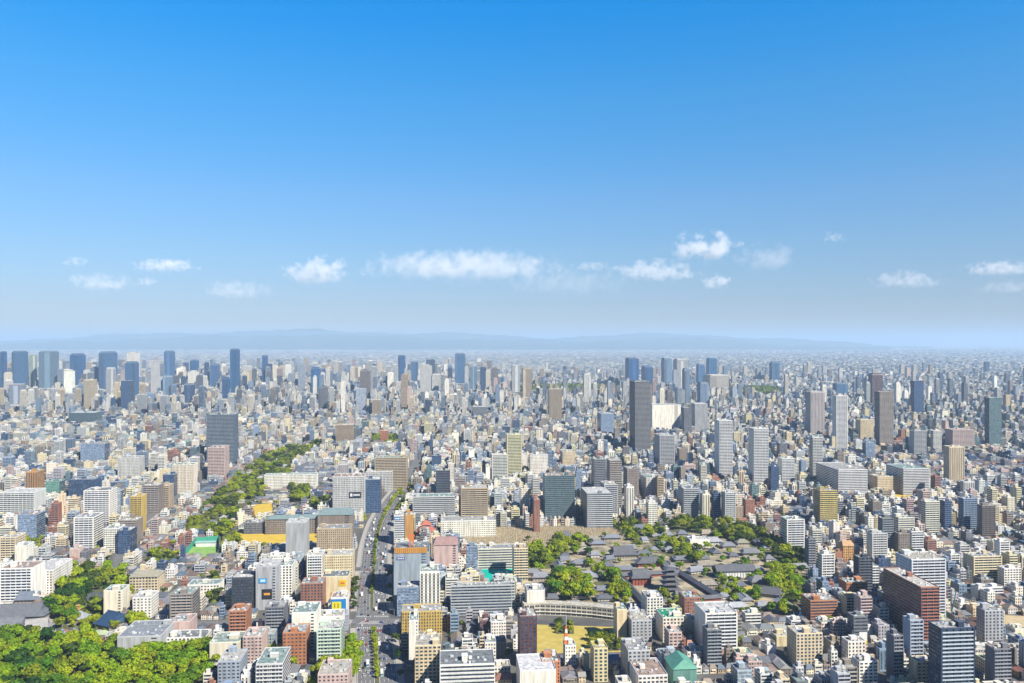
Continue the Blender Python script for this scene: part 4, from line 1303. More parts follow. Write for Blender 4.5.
# ------------------------------------------------------------------ the far city, 3 to 17 km
def far_city():
    XS, YS, SS = [], [], []
    d = NEAR_END
    while d < 30000:
        s = max(17.0, d / 190)
        n = int(1.58 * d / s)
        u = (np.arange(n) - n / 2) * s + NR.uniform(-.15, .15, n) * s
        XS.append(u + NR.uniform(-1, 1) * s); YS.append(np.full(n, d) + NR.uniform(-.2, .2, n) * s); SS.append(np.full(n, s))
        d += s * 1.12
    X, Y, S = map(np.concatenate, (XS, YS, SS))
    n = len(X)
    keep = NR.random(n) > .10
    # streets: thin lines free of buildings
    uu, vv = X * U[0] + Y * U[1], X * V[0] + Y * V[1]
    keep &= ~((np.abs((uu % 420) - 210) < 9) & (Y < 6000)) & ~((np.abs((vv % 520) - 260) < 12) & (Y < 6000))
    X, Y, S = X[keep], Y[keep], S[keep]; n = len(X)
    w = S * NR.uniform(.6, .97, n); dp = S * NR.uniform(.6, 1.1, n)
    hb = np.exp(NR.normal(np.log(15.5), .52, n))
    pxl = 512 + X / Y * F
    core = np.exp(-((pxl - 330) / 330) ** 2) * ((Y > 3000) & (Y < 9000))
    hb *= 1 + .9 * core
    right = (pxl > 640) & (Y > 3800)
    hb[right] *= .66
    hb = np.clip(hb, 5, np.where(Y > 7000, 26, 70))
    tall = (NR.random(n) < .006 * (1 + 2 * core)) & (Y < 7500); hb[tall] = NR.uniform(55, 115, tall.sum()); w[tall] = np.clip(w[tall], 18, 34); dp[tall] = w[tall]
    dt = (NR.random(n) < .035) & (pxl < 500) & (Y > 3900) & (Y < 8000) & ~tall; hb[dt] = NR.uniform(60, 150, dt.sum()); w[dt] = NR.uniform(20, 36, dt.sum()); dp[dt] = w[dt]; tall |= dt
    slim = (hb > 30) & ~tall; w[slim] = np.minimum(w[slim], 42)
    hb *= np.clip(1.25 - Y / 26000, .5, 1.1)
    fp = prot[prot[:, 2] > NEAR_END]
    for x, y, dd in fp:
        m = (np.abs(X / Y * F + 512 - x) < w / Y * F / 2 + .6) & (Y < dd)
        hb[m] = np.minimum(hb[m], H - (y + 2 - YH) * Y[m] / F)
    ok = hb > 5
    yg = YH + H * F / Y
    for poly in FARWOODS: ok &= ~inpoly(poly, pxl, yg)
    for h in HEROES:
        if h["Y"] > NEAR_END - 300: ok &= ~((np.abs(X - h["X"]) < h["w"] / 2 + w / 2) & (np.abs(Y - h["Y"]) < h["dep"] / 2 + dp / 2))
    X, Y, w, dp, hb, tall = X[ok], Y[ok], w[ok], dp[ok], hb[ok], tall[ok]; n = len(X)
    ci0 = "wwwwwoooclllsssbbbBgtkdgp"
    pal = np.array([C[k] for k in "wwwwwoooclllsssbbbBgtkdgp"]); ci = NR.integers(0, len(pal), n)
    col = np.clip(pal[ci] * NR.uniform(.82, 1.08, (n, 1)), .02, .85)
    a = np.zeros((n, NC)); a[:, 0] = -w / 2; a[:, 1] = w / 2; a[:, 2] = -dp / 2; a[:, 3] = dp / 2; a[:, 5] = hb
    a[:, 8] = FAC; a[:, 9:12] = col
    sty = np.array([(.95, .5), (.5, .5), (1, .45), (.45, 1.), (.9, .8), (.2, .3)])[NR.integers(0, 6, n)]
    a[:, 12:14] = sty; a[:, 14:16] = sty * [.8, 1]
    r = a.copy(); r[:, 0] *= .93; r[:, 1] *= .93; r[:, 2] *= .93; r[:, 3] *= .93; r[:, 4] = hb; r[:, 5] = hb + .8; r[:, 8] = DECK
    rc = np.array(ROOFC); r[:, 9:12] = rc[NR.integers(0, len(rc), n)]
    p = a.copy(); k = NR.uniform(-.3, .2, n); p[:, 0] = w * k; p[:, 1] = w * (k + .25); p[:, 2] = -dp * .2; p[:, 3] = dp * .2; p[:, 4] = hb + .8; p[:, 5] = hb + NR.uniform(3, 6, n); p[:, 8] = CON
    p_all = p
    xf = np.c_[X, Y, np.zeros(n), np.full(n, TH)]
    # the largest of the lone towers out there are things of their own
    size = hb * w / Y ** 2
    idx = [i for i in np.argsort(-size) if (tall[i] or hb[i] > 50) and hb[i] > 30 and abs(X[i]) / Y[i] < .635][:210]
    L = []
    for i in idx:
        x, y = px(X[i], Y[i], hb[i] * .7)
        lab = CN[ci0[ci[i]]] + " " + ("slim tower" if hb[i] > 2.4 * w[i] else "tower block") + (" on the far skyline " if Y[i] > 5000 else " rising from the middle distance ") + relation(x, y)
        L.append(dict(label=lab, cx=x, i=i))
    dedupe(L)
    for q in L:
        i = q["i"]; hh = hb[i]
        rt = bpy.data.objects.new("high_rise_tower", None); COL.objects.link(rt); rt.location = (X[i], Y[i], 0); rt.rotation_euler = (0, 0, TH)
        link("wall", rows_mesh("wall", [a[i]]), rt)
        link("crown", rows_mesh("crown", [R(-w[i] * .4, w[i] * .4, -dp[i] * .4, dp[i] * .4, hh + .02, hh + RND.uniform(3, 8), CON, tuple(a[i, 9:12] * .85), 1, 1)]), rt)
        tag(rt, clip16(q["label"]), "high-rise tower", "residential and office towers of the skyline")
    kp = np.ones(n, bool); kp[idx] = False
    a, r, xf = a[kp], r[kp], xf[kp]; p = p_all[kp & (Y < 7000)]; Y = Y[kp]
    me = rows_mesh("far_city", np.r_[a, r, p], np.r_[xf, xf, xf[Y < 7000]], bottom=False)
    tag(link("far_city", me), "dense pale city blocks stretching to the hazy horizon", kind="stuff")
    print("far boxes", n)
FARWOODS = [[(512, 398), (520, 388), (570, 386), (622, 387), (626, 394), (570, 399)], [(738, 397), (745, 389), (775, 389), (782, 396)], [(1000, 360), (1060, 358), (1060, 362), (960, 362)]]
far_city()
# ------------------------------------------------------------------ streets
def offset_line(P, o):
    out = []
    for i, p in enumerate(P):
        a = P[max(0, i - 1)]; b = P[min(len(P) - 1, i + 1)]
        dx, dy = b[0] - a[0], b[1] - a[1]; L = math.hypot(dx, dy)
        out.append((p[0] + dy / L * o, p[1] - dx / L * o))
    return out
def densify(P, step=15):
    out = []
    for a, b in zip(P[:-1], P[1:]):
        n = max(1, int(math.hypot(b[0] - a[0], b[1] - a[1]) / step))
        for k in range(n): out.append((a[0] + (b[0] - a[0]) * k / n, a[1] + (b[1] - a[1]) * k / n))
    return out + [P[-1]]
def smooth(P, n=6):
    for _ in range(n): P = [P[0]] + [((P[i - 1][0] + 2 * P[i][0] + P[i + 1][0]) / 4, (P[i - 1][1] + 2 * P[i][1] + P[i + 1][1]) / 4) for i in range(1, len(P) - 1)] + [P[-1]]
    return P
def ribbon(name, P, o0, o1, z, mat, thick=0.0, skip=None):
    A, B = offset_line(P, o0), offset_line(P, o1)
    vs, fs = [], []
    for i in range(len(P)):
        vs += [(*A[i], z), (*B[i], z)]
        if thick: vs += [(*A[i], z - thick), (*B[i], z - thick)]
    k = 4 if thick else 2
    for i in range(len(P) - 1):
        if skip and skip(P[i]): continue
        a = i * k; b = a + k
        fs.append((a, a + 1, b + 1, b))
        if thick: fs += [(a, b, b + 2, a + 2), (a + 1, a + 3, b + 3, b + 1)]
    return link(name, poly_mesh(name, vs, fs, mat))
AVL = smooth(densify(AV), 10)
CY0 = X0[1]
def at_cross(p): return abs(p[1] - CY0) < 22 or abs(p[1] - 1008) < 7
AVN = [p for p in AVL if 1600 < p[1] < 1980]; AVL = [p for p in AVL if p[1] <= 1600 + 16]
tag(ribbon("road", AVL, -17.5, 17.5, .03, "asphalt"), kind="structure")
tag(ribbon("road", AVN, -11, 11, .026, "asphalt"), kind="structure")
tag(ribbon("road", smooth(densify(SV), 4), -6, 6, .03, "asphalt"), kind="structure")
tag(ribbon("road", densify(CROSS), -7, 7, .025, "asphalt"), kind="structure")
tag(ribbon("road", densify(SOUTH), -4.5, 4.5, .03, "asphalt"), kind="structure")
tag(ribbon("road", densify([gp(528, 657), gp(585, 656), gp(640, 660)]), -3.5, 3.5, .03, "asphalt"), kind="structure")
for s in (-1, 1):
    a, b = sorted((s * 17.5, s * 23.0))
    tag(ribbon("pavement", AVL, a, b, .15, "pavement", .15, at_cross), kind="structure")
tag(ribbon("median_strip", AVL, -1.6, 1.6, .15, "park_soil", .15, at_cross), kind="structure")
tag(ribbon("pavement", smooth(densify(SV), 4), 6, 8.5, .15, "pavement", .15), kind="structure")
# white paint
def paint():
    vs, fs = [], []
    def quad(q):
        n = len(vs); vs.extend([(x, y, .05) for x, y in q]); fs.append((n, n + 1, n + 2, n + 3))
    L = offset_line(AVL, 0)
    for o in (-16.6, -2.2, 2.2, 16.6):
        A = offset_line(AVL, o)
        for i in range(len(A) - 1):
            if at_cross(A[i]) or A[i][1] > 1700: continue
            quad([(A[i][0] - .12, A[i][1]), (A[i][0] + .12, A[i][1]), (A[i + 1][0] + .12, A[i + 1][1]), (A[i + 1][0] - .12, A[i + 1][1])])
    for o in (-13, -9.6, -5.9, 5.9, 9.6, 13):
        A = densify(offset_line(AVL, o), 5)
        for i in range(0, len(A) - 1, 2):
            if at_cross(A[i]) or A[i][1] > 1500: continue
            quad([(A[i][0] - .1, A[i][1]), (A[i][0] + .1, A[i][1]), (A[i + 1][0] + .1, A[i + 1][1]), (A[i + 1][0] - .1, A[i + 1][1])])
    for yc in (CY0 - 17, CY0 + 17, 1008, 1180, 1400):       # zebra crossings over the avenue
        xa = float(np.interp(yc, [p[1] for p in AVL], [p[0] for p in AVL]))
        for k in range(-16, 17, 1):
            if abs(k) < 2 and yc != CY0: continue
            x = xa + k
            if k % 2 == 0: quad([(x - .28, yc - 2), (x + .28, yc - 2), (x + .28, yc + 2), (x - .28, yc + 2)])
    for sgn in (-1, 1):                                       # over the side arms
        xa = X0[0] + sgn * 24
        for k in range(-6, 7, 1):
            y = CY0 + k
            if k % 2 == 0: quad([(xa - 2, y - .28), (xa + 2, y - .28), (xa + 2, y + .28), (xa - 2, y + .28)])
    for k in range(-9, 10):                                   # hatched island in the crossing
        quad([(X0[0] + k * 1.2 - 4, CY0 - 6), (X0[0] + k * 1.2 - 3.7, CY0 - 6), (X0[0] + k * 1.2 + .3, CY0 + 3), (X0[0] + k * 1.2, CY0 + 3)])
    tag(link("road_markings", poly_mesh("road_markings", vs, fs, "road_paint")), kind="structure")
paint()
zoff = {}
for i, (k, (poly, mat, nm)) in enumerate(SURF.items()):
    P = gpoly(poly)
    tag(link(nm, poly_mesh(nm, [(x, y, .02 + .002 * i) for x, y in P], [tuple(range(len(P)))[::-1]], mat)), kind="structure")
for k, v in PARKS.items():
    P = gpoly(v[0])
    tag(link("park_ground", poly_mesh("park_ground", [(x, y, .045) for x, y in P], [tuple(range(len(P)))[::-1]], "park_soil")), kind="structure")
P = gpoly(GRAVES)
tag(link("graveyard_ground", poly_mesh("graveyard_ground", [(x, y, .04) for x, y in P], [tuple(range(len(P)))[::-1]], "graveyard_soil")), kind="structure")

# ------------------------------------------------------------------ graves
def graves():
    rows, xf = [], []
    P = gpoly(GRAVES)
    xs = [p[0] for p in P]; ys = [p[1] for p in P]
    y = min(ys)
    while y < max(ys):
        x = min(xs)
        while x < max(xs):
            if inpoly(P, x, y) and RND.random() < .85:
                h = RND.uniform(1.1, 2.4); w = RND.uniform(.35, .7); t = RND.choice([(.30, .26, .2), (.5, .43, .3), (.42, .34, .22), (.55, .5, .4), (.36, .28, .17)])
                rows += [R(-w * 1.3, w * 1.3, -w, w, 0, .5, CON, t), R(-w * .6, w * .6, -w * .4, w * .4, .5, h, CON, t)]
                xf += [(x + RND.uniform(-.3, .3), y, 0, TH)] * 2
            x += 2.6
        y += 3.4
    tag(link("gravestones", rows_mesh("gravestones", rows, xf, bottom=False)), "hundreds of grey and tan gravestones in long rows behind the temple", kind="stuff")
graves()

# ------------------------------------------------------------------ trees
def crown_mesh(name, seed, n, mat, narrow=1.0):
    r = np.random.default_rng(seed)
    lobes = []
    k = r.integers(7, 11)
    for i in range(k):
        a = r.uniform(0, 2 * pi); q = r.uniform(.1, .34)
        lobes.append((cos(a) * q, sin(a) * q, r.uniform(.42, .84), r.uniform(.15, .26)))
    lobes.append((0, 0, .82, .2)); lobes.append((0, 0, .6, .3))
    vs, fs = [], []
    for i in range(n):
        lx, ly, lz, lr = lobes[r.integers(0, len(lobes))]
        d = r.normal(size=3); d /= np.linalg.norm(d)
        if d[2] < -.3: d[2] *= -.6
        rad = lr * r.uniform(.72, 1.1)
        p = np.array([lx * narrow, ly * narrow, lz]) + d * rad * np.array([narrow, narrow, .8])
        nrm = d + r.normal(size=3) * .45; nrm /= np.linalg.norm(nrm)
        t = np.cross(nrm, [0.3, .2, 1]); t /= np.linalg.norm(t) + 1e-9; b = np.cross(nrm, t)
        s = r.uniform(.035, .065)
        e = r.uniform(.7, 1.3, 4)
        m = len(vs)
        for (u_, v_), q in zip(((-1, -1), (1, -1), (1, 1), (-1, 1)), e): vs.append(tuple(p + (t * u_ + b * v_) * s * q))
        fs.append((m, m + 1, m + 2, m + 3))
    me = poly_mesh(name, vs, fs, mat); return me
def trunk_mesh(name, seed):
    r = random.Random(seed); vs, fs = [], []
    def limb(p, q, r0, r1):
        n = len(vs); d = Vector(q) - Vector(p); t = d.orthogonal().normalized(); b = d.cross(t).normalized()
        for c_, rr in ((Vector(p), r0), (Vector(q), r1)):
            for k in range(6):
                a = k * pi / 3; vs.append(tuple(c_ + (t * cos(a) + b * sin(a)) * rr))
        for k in range(6): fs.append((n + k, n + (k + 1) % 6, n + 6 + (k + 1) % 6, n + 6 + k))
    limb((0, 0, -.01), (.01, 0, .38), .035, .022)
    for k in range(5):
        a = k * 1.256 + r.uniform(-.3, .3)
        limb((.01, 0, .34), (cos(a) * .24, sin(a) * .24, r.uniform(.55, .72)), .018, .006)
    limb((.01, 0, .37), (0, .01, .8), .02, .006)
    return poly_mesh(name, vs, fs, "bark")
CR = {}
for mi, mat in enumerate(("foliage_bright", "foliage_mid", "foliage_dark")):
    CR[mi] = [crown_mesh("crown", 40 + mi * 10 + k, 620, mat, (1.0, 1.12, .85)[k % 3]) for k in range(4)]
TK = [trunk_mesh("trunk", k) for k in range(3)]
TREES = []
MIXFIX = 1
PNAME = {"south": "the south park", "grove": "the dark grove", "grove2": "the grey temple roofs", "grove6": "the south park's bare edge", "slope": "the wooded slope", "belt": "the temple's north belt", "belt2": "the temple's east corner",
         "garden": "the walled garden", "garden1": "the pyramid-roofed hall", "garden2": "the cemetery gate garden", "garden3": "the west cloister", "garden4": "the rear temple garden", "west": "the pale green balcony block", "west2": "the orange brick block"}
for key, (poly, sp, mix, ht) in PARKS.items():
    P = gpoly(poly); xs = [p[0] for p in P]; ys = [p[1] for p in P]
    placed = []
    area = (max(xs) - min(xs)) * (max(ys) - min(ys))
    sp_ = sp * .68
    for _ in range(int(area / sp_ ** 2 * 6)):
        x, y = RND.uniform(min(xs), max(xs)), RND.uniform(min(ys), max(ys))
        if not inpoly(P, x, y): continue
        if math.sin(x * .055 + 2) * math.sin(y * .04 + 1) + .6 * math.sin(x * .13) > (.62 if key != 'slope' else .12) and key != 'south': continue
        if any((x - a) ** 2 + (y - b) ** 2 < sp_ ** 2 for a, b in placed[-400:]): continue
        placed.append((x, y))
        q = RND.random(); cl = math.sin(x * .03 + 1.3) * math.sin(y * .021) * .25
        mi = 0 if q + cl < mix[0] else 1 if q + cl < mix[0] + mix[1] else 2
        TREES.append(dict(X=x, Y=y, h=ht * RND.uniform(.5, 1.25), m=mi, key=key, lone=False))
# street trees: along the median and the kerbs
def street_trees(y0, y1, off, step, h, m, skip=None, key="avenue"):
    L = offset_line(AVL, off); yy_ = y0
    while yy_ < y1:
        x = float(np.interp(yy_, [p[1] for p in L], [p[0] for p in L]))
        if not (abs(yy_ - CY0) < 26 or abs(yy_ - 1008) < 8): TREES.append(dict(X=x, Y=yy_, h=h * RND.uniform(.8, 1.2), m=m if RND.random() < .7 else min(2, m + 1), key=key, lone=True))
        yy_ += step * RND.uniform(.8, 1.25)
street_trees(920, 1330, 0, 9.5, 5.5, 1)
street_trees(690, 840, 0, 7.0, 5.0, 0)
street_trees(1330, 1560, 0, 15, 8, 0)
street_trees(820, 980, -20, 22, 9, 2)
street_trees(690, 980, 20, 45, 9, 2)
street_trees(1330, 1600, 20, 20, 9, 1)
for x, y, h, m in ((572, 601, 20, 0), (563, 599, 14, 0), (585, 598, 15, 0), (871, 622, 8, 0), (830, 625, 9, 0), (528, 541, 8, 2), (408, 488, 12, 1), (402, 497, 12, 1), (405, 480, 12, 1), (1003, 676, 8, 0), (640, 547, 9, 1),
                   (720, 593, 9, 1), (742, 615, 8, 1), (756, 600, 9, 0), (300, 540, 9, 1), (60, 520, 9, 1), (148, 565, 9, 2), (215, 585, 9, 1), (243, 593, 8, 1), (520, 599, 7, 1), (950, 470, 9, 2), (985, 610, 8, 1), (757, 616, 8, 2)):
    X, Y = gp(x, y); TREES.append(dict(X=X, Y=Y, h=h, m=m, key="lone", lone=True))
for t in TREES:
    t["cx"], t["cy"] = px(t["X"], t["Y"], t["h"] / 2); t["s"] = t["h"] / t["Y"] + (.004 if t["lone"] else 0)
vis = [t for t in TREES if -8 < t["cx"] < 1032 and t["cy"] < 690]
vis.sort(key=lambda t: -t["s"])
SH = ("bright yellow-green", "fresh green", "dark green")
GRP = {}
def tree_rows(t): pass
top = vis[:190]; rest = [t for t in TREES if not any(t is q for q in top)]
for i, t in enumerate(top):
    pl = PNAME.get(t["key"])
    sz = "big" if t["h"] > 13.5 else "small" if t["h"] < 8 else "mid-sized"
    t["label"] = "%s %s tree %s" % (sz, SH[t["m"]], ("in " + pl if pl and ("park" in pl or "grove" in pl or "garden" in pl or "slope" in pl or "belt" in pl) else "beside " + pl) if pl else ("on the avenue's planted strip " if t["key"] == "avenue" else "") + relation(t["cx"], t["cy"]))
dedupe(top)
for i, t in enumerate(top):
    root = bpy.data.objects.new("broadleaf_tree", None); COL.objects.link(root)
    root.location = (t["X"], t["Y"], 0); root.rotation_euler = (0, 0, RND.uniform(0, 6.28))
    s = t["h"]; w = s * RND.uniform(.95, 1.25)
    c = link("crown", CR[t["m"]][i % 4], root); c.scale = (w, w, s)
    k = link("trunk", TK[i % 3], root); k.scale = (w, w, s)
    tag(root, clip16(t["label"]), "tree", "trees of the " + (PNAME.get(t["key"], "streets").replace("the ", "")))
def merged_trees(name, L, label):
    V_, F_, MI = [], [], []; base = 0
    cache = {}
    for t in L:
        me = CR[t["m"]][RND.randrange(4)]
        if me.name not in cache:
            a = np.empty(len(me.vertices) * 3); me.vertices.foreach_get("co", a); cache[me.name] = a.reshape(-1, 3)
        co = cache[me.name]; an = RND.uniform(0, 6.28); w = t["h"] * RND.uniform(.95, 1.25)
        nq = len(co) // 4; k = nq if t["Y"] < 2500 else nq // 3
        co = co[:k * 4]
        x = (co[:, 0] * cos(an) - co[:, 1] * sin(an)) * w + t["X"]; y = (co[:, 0] * sin(an) + co[:, 1] * cos(an)) * w + t["Y"]
        V_.append(np.c_[x, y, co[:, 2] * t["h"]]); F_.append(np.arange(k * 4) + base); base += k * 4; MI.append(np.full(k, t["m"]))
    v = np.concatenate(V_); f = np.concatenate(F_); mi = np.concatenate(MI)
    me = bpy.data.meshes.new(name); me.vertices.add(len(v)); me.vertices.foreach_set("co", v.reshape(-1).astype(np.float32))
    me.loops.add(len(f)); me.loops.foreach_set("vertex_index", f.astype(np.int32)); me.polygons.add(len(mi))
    me.polygons.foreach_set("loop_start", np.arange(0, len(f), 4, dtype=np.int32))
    for m in ("foliage_bright", "foliage_mid", "foliage_dark"): me.materials.append(MATS[m])
    me.polygons.foreach_set("material_index", mi.astype(np.int32)); me.polygons.foreach_set("use_smooth", np.zeros(len(mi), bool)); me.update(calc_edges=True)
    tag(link(name, me), label, kind="stuff")
# far woods and scattered yard trees
for poly in FARWOODS[:2]:
    P = gpoly(poly); xs = [p[0] for p in P]; ys = [p[1] for p in P]
    for _ in range(1500):
        x, y = RND.uniform(min(xs), max(xs)), RND.uniform(min(ys), max(ys))
        if inpoly(P, x, y): rest.append(dict(X=x, Y=y, h=RND.uniform(14, 26), m=RND.choice([0, 1, 2, 2])))
for _ in range(1500):
    y = RND.uniform(680, 3000); x = RND.uniform(-.66, .66) * y
    i, j = int((y - GY0) / GS), int((x - GX0) / GS)
    if 0 <= i < GH and 0 <= j < GW and not occ[i, j]: rest.append(dict(X=x, Y=y, h=RND.uniform(4, 9), m=RND.choice([0, 1, 2])))
merged_trees("woodland", rest, "green treetops of the slopes, yards and distant castle woods")

# ------------------------------------------------------------------ temple halls
GREYT = (.12, .125, .14)
def hall(x, y, w, d, hw, hr, label, name="temple_hall", cat="temple hall", tile=GREYT, wall=(.35, .3, .24), rot=TH, gable=False, lm=False, plat=True, group="halls of the temple precinct"):
    X, Y = gp(x, y)
    root = bpy.data.objects.new(name, None); COL.objects.link(root); root.location = (X, Y, .03); root.rotation_euler = (0, 0, rot)
    o = min(2.2, w * .1)
    if plat: link("platform", rows_mesh("platform", [R(-w / 2 - 1.2, w / 2 + 1.2, -d / 2 - 1.2, d / 2 + 1.2, 0, .8, CON, (.42, .40, .36))]), root)
    link("wall", rows_mesh("wall", [R(-w / 2, w / 2, -d / 2, d / 2, .8, .8 + hw, CON, wall)]), root)
    n = max(3, int(w / 3.5))
    pm = rows_mesh("pillar", [R(-.2, .2, -.2, .2, .8, .8 + hw, CON, tuple(v * .5 for v in wall))])
    for k in range(n + 1): link("pillar", pm, root, loc=(-w / 2 + w * k / n, -d / 2 - .25, 0))
    z = .8 + hw
    W, D = w / 2 + o, d / 2 + o
    if gable == "flat":
        link("roof", rows_mesh("roof", [R(-W, W, -D, D, z, z + hr, TIL, tile, .4, D - .2)]), root)
    else:
        lo = [R(-W, W, -D, D, z, z + hr * .38, TIL, tile, W * .22, D * .42)]
        link("eaves", rows_mesh("eaves", lo), root)
        W2, D2 = W * .78, D * .58
        link("roof", rows_mesh("roof", [R(-W2, W2, -D2, D2, z + hr * .38, z + hr, TIL, tile, .5 if gable else min(W2 - .2, D2 * .9), D2 - .15)]), root)
        rw = W2 - (.5 if gable else min(W2 - .2, D2 * .9))
        link("ridge", rows_mesh("ridge", [R(-rw - .3, rw + .3, -.4, .4, z + hr - .05, z + hr + .6, TIL, tuple(v * 1.4 for v in tile))]), root)
    tag(root, label, cat, group)
    return root
hall(623, 557, 32, 22, 5, 9, "broad great hall with a wide dark hipped roof north of the cloister", gable=True)
hall(566, 542, 20, 18, 5, 10, "pyramid-roofed dark hall at the graveyard's edge")
hall(650, 566, 34, 14, 5, 6, "lecture hall with grey roof closing the cloister's north side", wall=(.32, .08, .05))
hall(640, 584, 22, 18, 9, 8, "two-tiered dark main hall inside the cloister", wall=(.32, .09, .06), gable=True)
hall(683, 603, 20, 10, 7, 6, "middle gate of the cloister with dark gabled roof", name="temple_gate", cat="gate", wall=(.3, .08, .05), gable=True)
hall(734, 576, 46, 16, 8, 6, "treasure hall with white walls and a long grey gabled roof", wall=(.72, .72, .70), gable="flat")
hall(757, 584, 17, 15, 4, 5.5, "small hip-roofed hall right of the white-walled treasure hall", tile=(.2, .2, .21))
hall(768, 596, 30, 14, 4, 6, "long dark hall with grey gabled roof at the precinct's east side", gable=True, rot=TH - .5)
hall(723, 581, 12, 8, 4, 3.5, "little pavilion below the treasure hall's white wall")
hall(712, 544, 26, 10, 4, 5, "low white-walled priests' house with pale grey roof in the trees", tile=(.34, .35, .38), wall=(.6, .6, .6))
hall(706, 537, 15, 9, 5, 5, "brownish gabled hall behind the priests' house", tile=(.3, .26, .2), gable=True)
hall(728, 548, 18, 12, 3.5, 4, "grey hip-roofed hall among the rear garden's trees", tile=(.22, .23, .25))
hall(742, 545, 16, 10, 3.5, 4, "olive-roofed hall beside the rear belt of trees", tile=(.28, .27, .2))
hall(750, 555, 22, 11, 3.5, 5, "pair-gabled grey hall below the rear belt of trees", tile=(.18, .19, .21), gable=True)
hall(733, 558, 12, 9, 3, 4, "small dark hall between the rear garden and treasure hall")
hall(682, 536, 14, 9, 3.5, 4, "small bluish roofed hall in the rear garden", tile=(.16, .18, .23))
hall(690, 541, 13, 8, 3.5, 4, "low bluish hall beside the priests' house", tile=(.17, .19, .24))
hall(640, 531, 26, 12, 4, 5, "long grey hall at the precinct's back by the green-gabled roof", tile=(.16, .17, .2))
hall(631, 527, 12, 9, 4, 4.5, "hall with a pale green copper gable", tile=(.3, .42, .34), gable=True)
hall(612, 540, 24, 8, 3.5, 3.5, "narrow low hall right of the graveyard", tile=(.22, .24, .28))
hall(598, 546, 20, 8, 3.5, 3.5, "bluish low-roofed hall left of the great hall", tile=(.2, .22, .27))
hall(608, 569, 14, 10, 4, 5, "dark pyramid-topped hall below the great hall", wall=(.12, .1, .09))
hall(580, 566, 22, 9, 3.5, 4, "grey-roofed long house in the middle of the walled garden", tile=(.2, .21, .24))
hall(585, 580, 26, 12, 4.5, 5.5, "wide temple house with pale slate roof, behind the three big trees", tile=(.27, .28, .31))
hall(570, 585, 14, 12, 4, 6, "dark hip-roofed shrine left of the wide temple house")
hall(603, 611, 20, 14, 3.5, 4.5, "grey hip-roofed shrine behind the school's right end", tile=(.2, .21, .24))
hall(540, 580, 18, 10, 4, 5, "gabled grey house right of the gallery school", tile=(.24, .25, .28), gable=True)
hall(530, 592, 22, 10, 4, 4.5, "grey-roofed house cluster beside the windowless white block", tile=(.22, .23, .26))
hall(634, 611, 16, 10, 4, 4, "low grey house right of the west trees", tile=(.18, .19, .22))
hall(538, 548, 14, 9, 4, 4.5, "blue-roofed little house left of the walled garden", tile=(.16, .2, .3))
hall(553, 593, 14, 9, 3.5, 4, "small grey house left of the tallest garden tree", tile=(.24, .24, .26))
hall(780, 580, 14, 10, 4, 5, "small grey hall beneath the east corner trees", tile=(.2, .21, .23))
hall(736, 610, 22, 8, 4, 3.5, "pale low shed in front of the temple car park", tile=(.4, .42, .44), wall=(.55, .55, .54))
# many lesser roofs of the precinct
HP = gpoly(SURF["precinct"][0]); taken = [(o.location.x, o.location.y) for o in bpy.data.objects if o.parent is None and o.get("category") in ("temple hall", "gate")]
CLO = gpoly([(614, 572), (640, 610), (728, 604), (684, 570)])
k = 0; lesser = []
while k < 66:
    x, y = RND.uniform(520, 800), RND.uniform(528, 616); X, Y = gp(x, y)
    if not inpoly(HP, X, Y) or inpoly(CLO, X, Y) or any((X - a) ** 2 + ((Y - b_) * .8) ** 2 < 19 ** 2 for a, b_ in taken):
        k += .02; continue
    taken.append((X, Y)); k += 1
    i = RND.randrange(4); rc = ((.13, .14, .16), (.2, .21, .24), (.27, .28, .31), (.3, .27, .22))[i]
    hg = RND.random() < .5
    lab = ("small dark grey", "small slate", "small pale grey", "small brown-grey")[i] + (" gabled" if hg else " hipped") + " temple outbuilding " + relation(x, y)
    o = hall(x, y, RND.uniform(10, 23), RND.uniform(8, 13), RND.uniform(2.8, 3.8), RND.uniform(2.6, 4), lab, name="temple_outbuilding", cat="outbuilding", tile=rc, wall=RND.choice([(.6, .58, .52), (.3, .25, .2), (.5, .45, .38)]), rot=TH + RND.choice([0, 0, 0, pi / 2, .2]), gable=hg, plat=False, group="lesser roofs of the temple precinct")
    lesser.append(dict(label=lab, cx=x, o=o))
dedupe(lesser)
for q in lesser: q["o"]["label"] = clip16(q["label"])
def free_spot(X, Y, r=9): return all((X - a) ** 2 + (Y - b_) ** 2 > r * r for a, b_ in taken)
# roofs showing through the clearings of the wooded slope
def slope_roofs():
    P = gpoly(PARKS["slope"][0]); L = []; pts = []
    for _ in range(4000):
        x, y = RND.uniform(183, 322), RND.uniform(443, 540); X, Y = gp(x, y)
        if not inpoly(P, X, Y) or any((X - a) ** 2 + (Y - b_) ** 2 < 21 ** 2 for a, b_ in pts): continue
        if not math.sin(X * .055 + 2) * math.sin(Y * .04 + 1) + .6 * math.sin(X * .13) > .22: continue
        pts.append((X, Y)); i = RND.randrange(4)
        lab = "low " + ("dark grey", "slate", "pale grey", "brown")[i] + " roofed house in a clearing of the slope " + relation(x, y)
        o = hall(x, y, RND.uniform(9, 16), RND.uniform(8, 12), 4, 3, lab, name="hillside_house", cat="house", tile=((.13, .14, .16), (.2, .22, .26), (.4, .4, .4), (.27, .2, .15))[i], wall=(.62, .58, .5), rot=TH + RND.uniform(-.3, .3), gable=RND.random() < .5, plat=False, group="houses in the clearings of the wooded slope")
        L.append(dict(label=lab, cx=x, o=o))
        if len(L) > 34: break
    dedupe(L)
    for q in L: q["o"]["label"] = clip16(q["label"])
slope_roofs()
